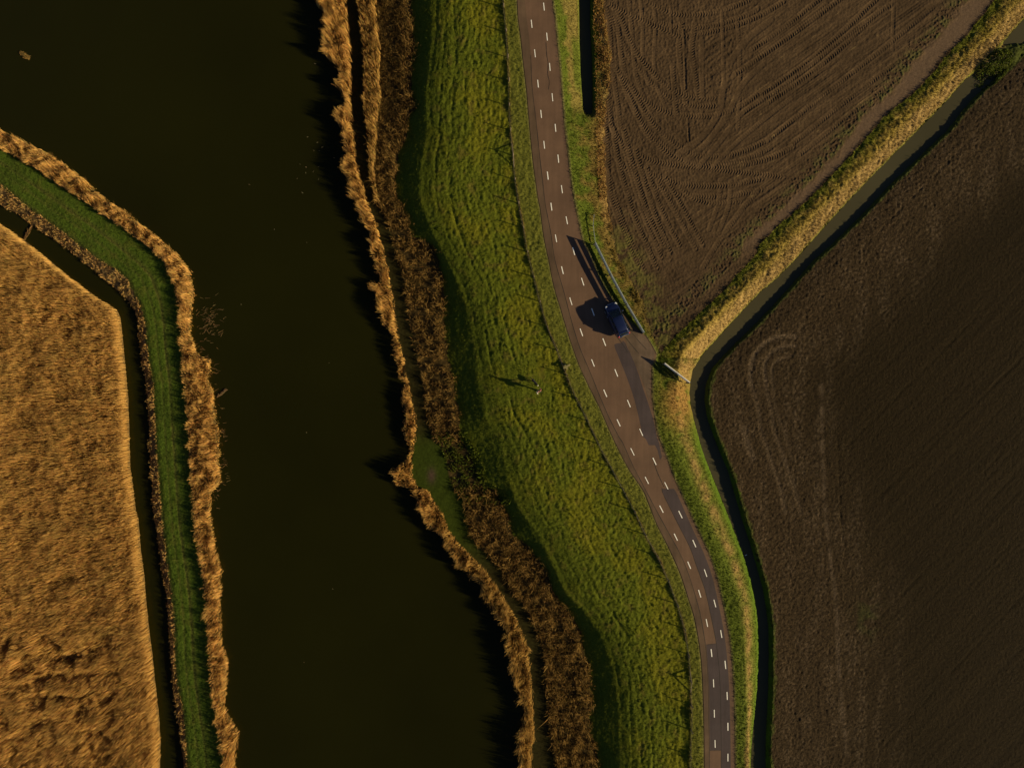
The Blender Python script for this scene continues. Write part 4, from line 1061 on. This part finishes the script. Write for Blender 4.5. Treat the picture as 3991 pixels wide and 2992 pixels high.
def braced(xp, yp_, span=1.5):
    """corner bracing: two slanted timbers against a post"""
    j = min(range(len(tops)), key=lambda k: (tops[k][0] - px(xp, yp_, 2.1)[0]) ** 2 + (tops[k][1] - px(xp, yp_, 2.1)[1]) ** 2)
    t = Vector((tops[j][0], tops[j][1], tops[j][2]))
    for sgn in (-1, 1):
        k = min(max(j + sgn, 0), len(tops) - 1)
        d = (Vector((tops[k][0], tops[k][1], 0)) - Vector((t.x, t.y, 0))).normalized()
        bm = bmesh.new()
        bm_tube(bm, [t + Vector((0, 0, .72)) - ORG, t + d * span + Vector((0, 0, .02)) - ORG], .045, 6)
        bm_obj('brace', bm, M['wood'], fence)
braced(2001, 600); braced(2690, 2668)

# little wooden stile by the walker
X, Y = px(2208, 1428, 2.2); z = zf_at(X, Y)
st = empty('stile', (X, Y, z), math.radians(28))
tag(st, 'small pale wooden step stile at the fence near the walker', 'stile')
bm = bmesh.new(); bm_box(bm, (0, 0, .42), (.95, .24, .045), bev=.008); bm_obj('step', bm, M['wood_pale'], st)
bm = bmesh.new(); bm_box(bm, (-.1, .0, .22), (.24, .8, .045), bev=.008); bm_obj('step', bm, M['wood_pale'], st)
for ax, hh_ in ((-.36, .40), (.36, .40)):
    bm = bmesh.new(); bm_box(bm, (ax, 0, hh_ / 2 - .05), (.07, .2, hh_ + .1), bev=.008); bm_obj('support', bm, M['wood_pale'], st)
for ay in (-.3, .3):
    bm = bmesh.new(); bm_box(bm, (-.1, ay, .07), (.2, .07, .25), bev=.008); bm_obj('support', bm, M['wood_pale'], st)

# ------------------------------------------------------------------ board railings of the culvert bridge
def railing(name, pts, zb, boards, posts_at, label, mat, thick=.07, post_h=1.12):
    W = [Vector((*px(x, y, zb), zb)) for x, y in pts]
    root = empty(name, W[0])
    tag(root, label, 'railing', 'board railings at the ditch crossing')
    o0 = W[0]
    cum = [0.0]
    for a, b in zip(W[:-1], W[1:]): cum.append(cum[-1] + (b - a).length)
    def at(s):
        for i in range(len(W) - 1):
            if s <= cum[i + 1] + 1e-6:
                t = (s - cum[i]) / (cum[i + 1] - cum[i]); return W[i].lerp(W[i + 1], t), (W[i + 1] - W[i]).normalized()
        return W[-1], (W[-1] - W[-2]).normalized()
    L = cum[-1]
    for (z0, z1) in boards:
        for a, b in zip(posts_at[:-1], posts_at[1:]):
            p, _ = at(a * L); q, _ = at(b * L)
            d = (q - p); ln = d.length; ang = math.atan2(d.y, d.x)
            bm = bmesh.new()
            bm_box(bm, (p + q) / 2 + Vector((0, 0, (z0 + z1) / 2)) - o0, (ln - .012, thick * .55, z1 - z0), ang, bev=.006)
            bm_obj('board', bm, mat, root)
    for a in posts_at:
        p, d = at(a * L)
        sd = Vector((-d.y, d.x, 0)) * -(thick * .5 + .06)
        bm = bmesh.new()
        bm_box(bm, p + sd + Vector((0, 0, post_h / 2 - .3)) - o0, (.11, .11, post_h + .6), math.atan2(d.y, d.x), bev=.008)
        bm_obj('post', bm, M['wood'], root)
    # flat cap board
    for a, b in zip(posts_at[:-1], posts_at[1:]):
        p, _ = at(a * L); q, _ = at(b * L); d = q - p
        bm = bmesh.new()
        bm_box(bm, (p + q) / 2 + Vector((0, 0, boards[-1][1] + .022)) - o0, (d.length - .006, .11, .04), math.atan2(d.y, d.x), bev=.006)
        bm_obj('cap_board', bm, mat, root)
    return root
railing('bridge_railing', [(2317, 952), (2344, 1005), (2374, 1068), (2402, 1122), (2429, 1172), (2466, 1234), (2504, 1298)], ROAD_Z - .06,
        [(0.0, .46), (.57, .83), (.94, 1.2)], [0, .34, .67, 1.0], 'long grey board railing beside the blue car', M['rail'])
railing('bridge_railing', [(2583, 1416), (2680, 1490)], 1.95, [(0.0, .36), (.42, .72), (.78, 1.15)], [0, .5, 1.0], 'short white board railing at the bend of the ditch', M['rail_white'])
W = [Vector((*px(x, y, 1.9), 1.95)) for x, y in [(2315, 838), (2311, 880), (2316, 920), (2321, 952)]]
low_rail = empty('low_rail', W[0]); tag(low_rail, 'thin low grey rail leading up to the long board railing', 'railing')
for a, b in zip(W[:-1], W[1:]):
    bm = bmesh.new(); d = b - a
    za = max(zf_at(a.x, a.y), zf_at(b.x, b.y))
    bm_box(bm, (a + b) / 2 - W[0] + Vector((0, 0, .12)), (d.length, .05, .12), math.atan2(d.y, d.x), bev=.01); bm_obj('board', bm, M['rail'], low_rail)
for a in W:
    bm = bmesh.new(); bm_box(bm, a - W[0] + Vector((.08, 0, -.17)), (.08, .08, .62), bev=.008); bm_obj('post', bm, M['wood'], low_rail)

# slim marker post by the field entrance
X, Y = px(2652, 1322, 1.4); z = zf_at(X, Y)
mp_ = empty('marker_post', (X, Y, z)); tag(mp_, 'slim dark marker post on the grass beside the field entrance', 'post')
bm = bmesh.new(); bm_tube(bm, [(0, 0, -.2), (0, 0, .5), (.01, 0, 1.0)], [.035, .033, .03], 7); bm_obj('shaft', bm, M['wood'], mp_)
bm = bmesh.new(); bm_tube(bm, [(.01, 0, 1.0), (.01, 0, 1.06)], [.045, .035], 7); bm_obj('cap', bm, M['rail'], mp_)

# ------------------------------------------------------------------ the car
M['car_paint'] = plain_mat('navy_car_paint', (.008, .014, .058), .28, metal=.3, spec=.5, coat=.6, var=.05)
M['glass'] = plain_mat('car_glass', (.012, .020, .026), .06, spec=.6, var=.02)
M['tyre'] = plain_mat('tyre_rubber', (.015, .015, .015), .9)
M['rim'] = plain_mat('alloy_rim', (.4, .4, .42), .35, metal=.8)
M['black'] = plain_mat('black_plastic', (.015, .015, .016), .6)
M['lamp_white'] = plain_mat('headlamp_lens', (.55, .58, .62), .12, spec=.6)
M['lamp_red'] = plain_mat('tail_lamp_lens', (.42, .05, .045), .15, spec=.6)
M['plate'] = plain_mat('number_plate', (.65, .5, .08), .5)
hd = Vector((-math.sin(math.radians(23.5)), math.cos(math.radians(23.5)), 0))
X, Y = px(2404, 1246, ROAD_Z + .5)
car = empty('parked_car', (X, Y, RZ + .008), math.atan2(hd.y, hd.x))
car.scale = (1.06, 1.04, 1.03)
tag(car, 'dark blue hatchback car stopped on the road beside the grey railing', 'car')
def loft(secs, n=20, close=True):
    """secs: (x, halfwidth_bottom, halfwidth_top, z0, z1, corner radius)"""
    bm = bmesh.new(); rings = []
    for (x, wb, wt, z0, z1, r) in secs:
        ring = []
        pts2 = []
        for (cx, cz, a0, wsign) in ((1, 1, 0, 1), (-1, 1, 90, -1), (-1, 0, 180, -1), (1, 0, 270, 1)):
            for k in range(5):
                a = math.radians(a0 + 90 * k / 4)
                ww = wt if cz else wb
                rr = min(r, ww * .6, (z1 - z0) * .45)
                pts2.append((cx * (ww - rr) + rr * math.cos(a), (z1 - rr if cz else z0 + rr) + rr * math.sin(a)))
        ring = [bm.verts.new((x, p[0], p[1])) for p in pts2]
        rings.append(ring)
    m = len(rings[0])
    for a, b in zip(rings[:-1], rings[1:]):
        for k in range(m): bm.faces.new((a[k], a[(k + 1) % m], b[(k + 1) % m], b[k]))
    bm.faces.new(rings[0]); bm.faces.new(rings[-1][::-1])
    return bm
body = [(-2.12, .55, .50, .42, .78, .12), (-2.08, .74, .68, .30, .92, .15), (-1.9, .84, .78, .24, 1.0, .16), (-1.4, .885, .84, .22, 1.0, .16), (-.5, .89, .85, .2, .97, .14),
        (.5, .89, .85, .2, .96, .14), (.95, .885, .83, .21, .97, .15), (1.35, .875, .80, .22, .93, .17), (1.7, .84, .74, .24, .86, .17), (1.95, .74, .62, .28, .77, .16), (2.08, .58, .46, .34, .68, .13), (2.14, .36, .28, .42, .60, .08)]
bo = bm_obj('body', loft(body), M['car_paint'], car, smooth=True)
gh = [(-1.98, .60, .58, .90, .96, .02), (-1.75, .72, .62, .90, 1.26, .10), (-1.45, .77, .60, .90, 1.42, .12), (-.9, .79, .60, .90, 1.475, .12), (-.2, .80, .61, .9, 1.49, .12), (.25, .80, .60, .9, 1.46, .12),
      (.62, .79, .62, .9, 1.28, .08), (.98, .77, .68, .9, 1.06, .04), (1.16, .75, .70, .9, .955, .01)]
bm_obj('roof', loft(gh), M['car_paint'], car, smooth=True)
def patch(name, P, mat, nx=6, ny=2, bulge=.02, parent=None):
    """four-corner curved panel"""
    a, b, c_, d = [Vector(p) for p in P]
    nrm = (b - a).cross(d - a).normalized()
    bm = bmesh.new(); g_ = []
    for j in range(ny + 1):
        row = []
        for i in range(nx + 1):
            u, v = i / nx, j / ny
            p = a.lerp(b, u).lerp(d.lerp(c_, u), v) + nrm * bulge * (1 - (2 * u - 1) ** 2)
            row.append(bm.verts.new(p))
        g_.append(row)
    for j in range(ny):
        for i in range(nx): bm.faces.new((g_[j][i], g_[j][i + 1], g_[j + 1][i + 1], g_[j + 1][i]))
    r = bmesh.ops.solidify(bm, geom=bm.faces[:], thickness=-.008)
    return bm_obj(name, bm, mat, parent or car, smooth=True)
patch('windshield', [(1.14, -.66, .985), (1.14, .66, .985), (.30, .55, 1.462), (.30, -.55, 1.462)], M['glass'], bulge=.028)
patch('rear_window', [(-1.97, .56, 1.0), (-1.97, -.56, 1.0), (-1.62, -.54, 1.375), (-1.62, .54, 1.375)], M['glass'], bulge=.03)
for sg in (1, -1):
    for (xa, xb) in ((.78, .02), (-.06, -.85), (-.93, -1.5)):
        ta = 1.36 if xa < .3 else 1.16
        P = [(xa, .806 * sg, .985), (xb, .806 * sg, .985), (xb, .655 * sg, 1.36 if xb > -1.2 else 1.26), (min(xa, .36), .655 * sg, 1.36)]
        if sg < 0: P = [P[1], P[0], P[3], P[2]]
        patch('side_window', P, M['glass'], bulge=.004)
    bm = bmesh.new(); bm_box(bm, (.72, .97 * sg, 1.0), (.16, .20, .13), bev=.035); mi = bm_obj('wing_mirror', bm, M['car_paint'], car)
    bm = bmesh.new(); bm_box(bm, (.635, .975 * sg, 1.0), (.012, .16, .10), bev=.004); bm_obj('mirror_glass', bm, M['steel'], mi)
    bm = bmesh.new(); bm_box(bm, (1.80, .60 * sg, .75), (.30, .26, .12), rz=-.5 * sg, bev=.045); bm_obj('headlight', bm, M['lamp_white'], car)
    bm = bmesh.new(); bm_box(bm, (-1.99, .68 * sg, .88), (.14, .20, .26), rz=.25 * sg, bev=.04); bm_obj('tail_light', bm, M['lamp_red'], car)
    bm = bmesh.new(); bm_box(bm, (.02, .885 * sg, .82), (.16, .03, .03), bev=.008); bm_obj('door_handle', bm, M['black'], car)
    bm = bmesh.new(); bm_box(bm, (-.85, .885 * sg, .83), (.16, .03, .03), bev=.008); bm_obj('door_handle', bm, M['black'], car)
    for wx_ in (1.33, -1.28):
        wroot = bmesh.new()
        bm_tube(wroot, [(wx_, .73 * sg, .31), (wx_, .745 * sg, .31), (wx_, .885 * sg, .31), (wx_, .90 * sg, .31)], [.28, .31, .31, .28], 20)
        wo = bm_obj('wheel', wroot, M['tyre'], car)
        rb = bmesh.new(); bm_tube(rb, [(wx_, .897 * sg, .31), (wx_, .910 * sg, .31)], [.20, .17], 14); bm_obj('rim', rb, M['rim'], wo)
bm = bmesh.new(); bm_box(bm, (2.06, 0, .40), (.16, 1.1, .18), bev=.05); bm_obj('bumper', bm, M['black'], car)
bm = bmesh.new(); bm_box(bm, (-2.1, 0, .42), (.14, 1.3, .2), bev=.05); bm_obj('bumper', bm, M['black'], car)
bm = bmesh.new(); bm_box(bm, (-2.125, 0, .72), (.02, .5, .11)); bm_obj('number_plate', bm, M['plate'], car)
bm = bmesh.new(); bm_box(bm, (-1.66, 0, 1.405), (.22, 1.06, .03), bev=.01); bm_obj('roof_spoiler', bm, M['car_paint'], car)

# ------------------------------------------------------------------ walker and dog
def skinned(name, verts, edges, rad, mat, parent, root=0, lev=2):
    me = bpy.data.meshes.new(name); me.from_pydata(verts, edges, []); me.update()
    o = bpy.data.objects.new(name, me); C.objects.link(o); o.parent = parent
    me.materials.append(mat)
    sk = o.modifiers.new('skin', 'SKIN'); sk.use_smooth_shade = True
    for i, r in enumerate(rad):
        d = me.skin_vertices[0].data[i]; d.radius = r if isinstance(r, tuple) else (r, r); d.use_root = (i == root)
    sb = o.modifiers.new('sub', 'SUBSURF'); sb.levels = lev; sb.render_levels = lev
    return o
M['skin'] = plain_mat('skin', (.45, .27, .19), .55)
M['jacket'] = plain_mat('dull_red_jacket', (.30, .10, .085), .85, var=.2)
M['trousers'] = plain_mat('dark_trousers', (.025, .025, .032), .9)
M['shoe'] = plain_mat('shoe', (.03, .025, .02), .8)
M['hair'] = plain_mat('brown_hair', (.10, .055, .03), .7)
M['bag'] = plain_mat('pale_canvas', (.55, .50, .42), .85)
M['eye'] = plain_mat('eye', (.02, .02, .02), .2)
M['fur'] = plain_mat('black_fur', (.012, .011, .011), .85, var=.3)
M['fur_white'] = plain_mat('white_fur', (.70, .68, .64), .85)
X, Y = px(2101, 1523, 2.0); z = zf_at(X, Y)
per = empty('person', (X, Y, z), math.radians(118))
tag(per, 'person in a dull red jacket walking over the dike grass with a dog', 'person')
# x = walking direction, stride along x
V = [(0, 0, .93), (0, 0, 1.12), (0, 0, 1.33), (.01, 0, 1.44), (.02, 0, 1.53), (.04, 0, 1.62), (.03, 0, 1.70),
     (.0, .18, 1.40), (-.06, .24, 1.14), (.06, .25, .92), (.10, .25, .84),
     (.0, -.18, 1.40), (.08, -.24, 1.14), (.26, -.24, 1.00), (.33, -.23, .97),
     (0, .095, .88), (.16, .10, .50), (.14, .10, .08), (.26, .11, .04),
     (0, -.095, .88), (-.06, -.10, .49), (-.27, -.10, .12), (-.17, -.11, .05)]
E = [(0, 1), (1, 2), (2, 3), (3, 4), (4, 5), (5, 6), (2, 7), (7, 8), (8, 9), (9, 10), (2, 11), (11, 12), (12, 13), (13, 14), (0, 15), (15, 16), (16, 17), (17, 18), (0, 19), (19, 20), (20, 21), (21, 22)]
R_ = [(.11, .14), (.10, .13), (.11, .15), .07, .055, (.095, .085), (.08, .07), .06, .045, .036, .03, .06, .045, .036, .03, .085, .058, .04, .035, .085, .058, .04, .035]
skinned('body', V, E, R_, M['skin'], per)
Vj = [(0, 0, .86), (0, 0, 1.12), (0, 0, 1.33), (0, 0, 1.43), (0, .18, 1.40), (-.06, .24, 1.14), (.055, .25, .93), (0, -.18, 1.40), (.08, -.24, 1.14), (.25, -.24, 1.01)]
skinned('jacket', Vj, [(0, 1), (1, 2), (2, 3), (2, 4), (4, 5), (5, 6), (2, 7), (7, 8), (8, 9)], [(.155, .185), (.135, .17), (.14, .18), .085, .085, .068, .055, .085, .068, .055], M['jacket'], per)
Vt = [(0, 0, .92), (0, .095, .86), (.16, .10, .50), (.14, .10, .11), (0, -.095, .86), (-.06, -.10, .49), (-.26, -.10, .14)]
skinned('trousers', Vt, [(0, 1), (1, 2), (2, 3), (0, 4), (4, 5), (5, 6)], [(.13, .16), .105, .078, .06, .105, .078, .06], M['trousers'], per)
for (a, b) in (((.11, .10, .05), (.31, .11, .035)), ((-.28, -.10, .10), (-.12, -.11, .035))):
    skinned('shoe', [a, b], [(0, 1)], [(.05, .05), (.045, .035)], M['shoe'], per)
bm = bmesh.new(); bmesh.ops.create_uvsphere(bm, u_segments=14, v_segments=10, radius=.112)
for v in bm.verts:
    v.co = Vector((v.co.x * 1.02, v.co.y * .88, v.co.z * 1.05)) + Vector((.005, 0, 1.685))
    if v.co.x > .06 and v.co.z < 1.70: v.co.x = .05
bm_obj('hair', bm, M['hair'], per, smooth=True)
for sg in (1, -1):
    bm = bmesh.new(); bmesh.ops.create_uvsphere(bm, u_segments=8, v_segments=6, radius=.012); bmesh.ops.translate(bm, verts=bm.verts, vec=(.125, .034 * sg, 1.645)); bm_obj('eye', bm, M['eye'], per, smooth=True)
    bm = bmesh.new(); bmesh.ops.create_uvsphere(bm, u_segments=8, v_segments=6, radius=.026)
    for v in bm.verts: v.co = Vector((v.co.x, v.co.y * .4, v.co.z * 1.3)) + Vector((.03, .098 * sg, 1.63))
    bm_obj('ear', bm, M['skin'], per, smooth=True)
    hx, hz, hy = ((.11, .82, .25 * sg) if sg > 0 else (.34, .965, .23 * sg))
    for q, (lx_, off) in enumerate(((.07, -.026), (.08, -.009), (.077, .009), (.06, .026), (.05, .045))):
        d = Vector((.35, 0, -.94)) if sg > 0 else Vector((.9, 0, -.42))
        p0 = Vector((hx, hy + off * (.5 if q == 4 else 1), hz)); p1 = p0 + d * lx_ * .55; p2 = p1 + (d + Vector((.3, 0, -.2))).normalized() * lx_ * .45
        if q == 4: p1 += Vector((.03, 0, 0)); p2 += Vector((.035, 0, 0))
        bm = bmesh.new(); bm_tube(bm, [p0 - d * .03, p0, p1, p2], [.009, .0095, .0085, .006], 6); bm_obj('finger', bm, M['skin'], per, smooth=True)
bm = bmesh.new(); bm_tube(bm, [(.125, 0, 1.645), (.15, 0, 1.61), (.13, 0, 1.597)], [.010, .016, .008], 6); bm_obj('nose', bm, M['skin'], per, smooth=True)
bm = bmesh.new(); bm_box(bm, (.122, 0, 1.565), (.012, .045, .012), bev=.003); bm_obj('mouth', bm, M['jacket'], per)
# pale bag hanging from the shoulder
bag = empty('shoulder_bag', (X, Y, z), math.radians(118)); tag(bag, 'pale bag hanging at the side of the walker', 'bag')
bm = bmesh.new(); bm_box(bm, (-.10, .36, 1.0), (.34, .12, .30), bev=.035); bm_obj('pouch', bm, M['bag'], bag, smooth=False)
bm = bmesh.new(); bm_tube(bm, [(-.2, .36, 1.12), (-.12, .30, 1.35), (-.02, .20, 1.50), (.06, .10, 1.50), (.1, .22, 1.4), (.02, .36, 1.12)], .016, 6); bm_obj('strap', bm, M['bag'], bag)

X, Y = px(2083, 1488, 2.0); z = zf_at(X, Y)
dog = empty('dog', (X, Y, z), math.radians(-48)); tag(dog, 'black dog with a white muzzle on the grass beside the walker', 'dog')
V = [(-.30, 0, .50), (-.05, 0, .50), (.22, 0, .50), (.38, 0, .60), (.50, 0, .68), (.58, 0, .66), (.67, 0, .63),
     (-.32, .08, .42), (-.22, .09, .32), (-.40, .09, .19), (-.38, .09, .03), (-.33, .09, .02),
     (-.32, -.08, .42), (-.14, -.09, .30), (-.30, -.09, .17), (-.28, -.09, .03), (-.23, -.09, .02),
     (.22, .09, .40), (.18, .09, .24), (.24, .09, .12), (.25, .09, .02), (.22, -.09, .40), (.28, -.09, .25), (.34, -.09, .13), (.36, -.09, .02),
     (-.42, 0, .52), (-.58, 0, .42), (-.74, 0, .44)]
E = [(0, 1), (1, 2), (2, 3), (3, 4), (4, 5), (5, 6), (0, 7), (7, 8), (8, 9), (9, 10), (10, 11), (0, 12), (12, 13), (13, 14), (14, 15), (15, 16), (2, 17), (17, 18), (18, 19), (19, 20), (2, 21), (21, 22), (22, 23), (23, 24), (0, 25), (25, 26), (26, 27)]
R_ = [(.12, .13), (.12, .12), (.14, .17), .10, .095, .065, .04, .09, .075, .035, .03, .028, .09, .075, .035, .03, .028, .065, .04, .032, .03, .065, .04, .032, .03, .05, .055, .03]
skinned('body', V, E, R_, M['fur'], dog)
skinned('muzzle', [(.56, 0, .66), (.69, 0, .63)], [(0, 1)], [.075, .05], M['fur_white'], dog)
for sg in (1, -1):
    bm = bmesh.new(); bm_tube(bm, [(.46, .06 * sg, .74), (.45, .085 * sg, .80), (.47, .10 * sg, .82)], [.04, .03, .008], 6); bm_obj('ear', bm, M['fur'], dog, smooth=True)

# ------------------------------------------------------------------ bramble bush on the culvert dam, floating clump, scrap in the ditch
bx_, by_ = px(3872, 268, .8); bz = zf_at(bx_, by_)
bush = empty('bramble_bush', (bx_, by_, bz)); tag(bush, 'low green bramble bush on the earth dam at the end of the diagonal ditch', 'bush')
n = 2600
th = rng.uniform(0, 2 * math.pi, n); rr = np.sqrt(rng.random(n)); hx_ = rng.random(n)
lx = rr * np.cos(th) * 3.3; ly = rr * np.sin(th) * 1.7
rot = math.radians(46); qx = lx * math.cos(rot) - ly * math.sin(rot); qy = lx * math.sin(rot) + ly * math.cos(rot)
dm = fbm((qx + bx_) * .9, (qy + by_) * .9, 3, 181)
top = np.clip(.75 * (1 - rr ** 2.5) + .35 * dm, .08, 1.2)
k = dm > -.45; n = k.sum(); qx, qy, top, hx_ = qx[k], qy[k], top[k], hx_[k]
zb = grid_lookup(ZT, qx + bx_, qy + by_) - bz
pz = zb + top * (.35 + .65 * hx_)
a1 = rng.normal(0, 1, (n, 3)); a1 /= np.linalg.norm(a1, axis=1)[:, None]; a2 = np.cross(a1, rng.normal(0, 1, (n, 3))); a2 /= np.linalg.norm(a2, axis=1)[:, None]
sz = rng.uniform(.06, .14, n)[:, None]; ctr = np.stack([qx, qy, pz], 1)
V = np.stack([ctr - a1 * sz, ctr + a2 * sz * .6, ctr + a1 * sz, ctr - a2 * sz * .6], 1).reshape(-1, 3)
make_mesh('crown', V, quads=np.arange(n)[:, None] * 4 + np.array([0, 1, 2, 3]), cols=np.repeat(vary((.070, .088, .016), n, .3), 4, 0), mat=M['blade'], smooth=False, parent=bush)
for i in range(26):
    bm = bmesh.new()
    t = random.uniform(0, 2 * math.pi); r = random.uniform(.3, 2.2); x0, y0 = r * math.cos(t) * 1.2, r * math.sin(t) * .8
    x0, y0 = x0 * math.cos(rot) - y0 * math.sin(rot), x0 * math.sin(rot) + y0 * math.cos(rot)
    zz0 = zf_at(x0 + bx_, y0 + by_) - bz
    bm_tube(bm, [(x0, y0, zz0 - .05), (x0 + random.uniform(-.2, .2), y0 + random.uniform(-.2, .2), zz0 + .45), (x0 + random.uniform(-.7, .7), y0 + random.uniform(-.7, .7), zz0 + .6)], [.02, .015, .006], 5)
    bm_obj('stem', bm, M['wood'], bush)

def clump(name, xp, yp_, ang, ln, wd, n, label, zc=.02, col=(.34, .22, .07)):
    X, Y = px(xp, yp_)
    t = rng.random(n) - .5; s_ = rng.normal(0, .28, n) * wd
    taper = 1 - .5 * np.abs(t * 2)
    bx = t * ln; by = s_ * taper
    aa = rng.normal(0, .22, n); l2 = rng.uniform(.2, .55, n)
    d = np.stack([np.cos(aa) * l2, np.sin(aa) * l2, rng.uniform(-.03, .06, n)], 1); wv = np.stack([-np.sin(aa), np.cos(aa), rng.normal(0, .5, n)], 1) * .022
    b = np.stack([bx - d[:, 0] * .5, by, rng.uniform(0, .12, n) * taper + .01], 1)
    V = np.stack([b - wv, b + wv, b + d + wv, b + d - wv], 1).reshape(-1, 3)
    o = make_mesh(name, V, quads=np.arange(n)[:, None] * 4 + np.array([0, 1, 2, 3]), cols=np.repeat(vary(col, n, .3), 4, 0), mat=M['reed'], smooth=False)
    o.location = (X, Y, zc); o.rotation_euler = (0, 0, ang)
    return tag(o, label, 'reed clump')
clump('reed_clump', 97, 217, math.radians(-33), 1.25, .5, 260, 'loose clump of dead reed drifting alone on the open river')
clump('reed_clump', 112, 905, math.radians(62), 2.2, .3, 170, 'bundle of dead reed lying across the narrow ditch', col=(.20, .12, .05))
clump('reed_clump', 866, 1531, math.radians(40), 1.3, .22, 90, 'brown reed bundle sticking out of the west reed fringe into the river', col=(.20, .13, .07))
X, Y = px(2904, 2162, WL)
bm = bmesh.new(); bm_box(bm, (0, 0, 0), (.28, .11, .05), bev=.015)
for v in bm.verts: v.co.z += .05 * math.cos(v.co.x * 9)
sc = bm_obj('litter_scrap', bm, M['rail_white']); sc.location = (X + .1, Y, WL + .02); sc.rotation_euler = (0, 0, .45)
tag(sc, 'small pale scrap of litter floating in the shaded ditch', 'litter')
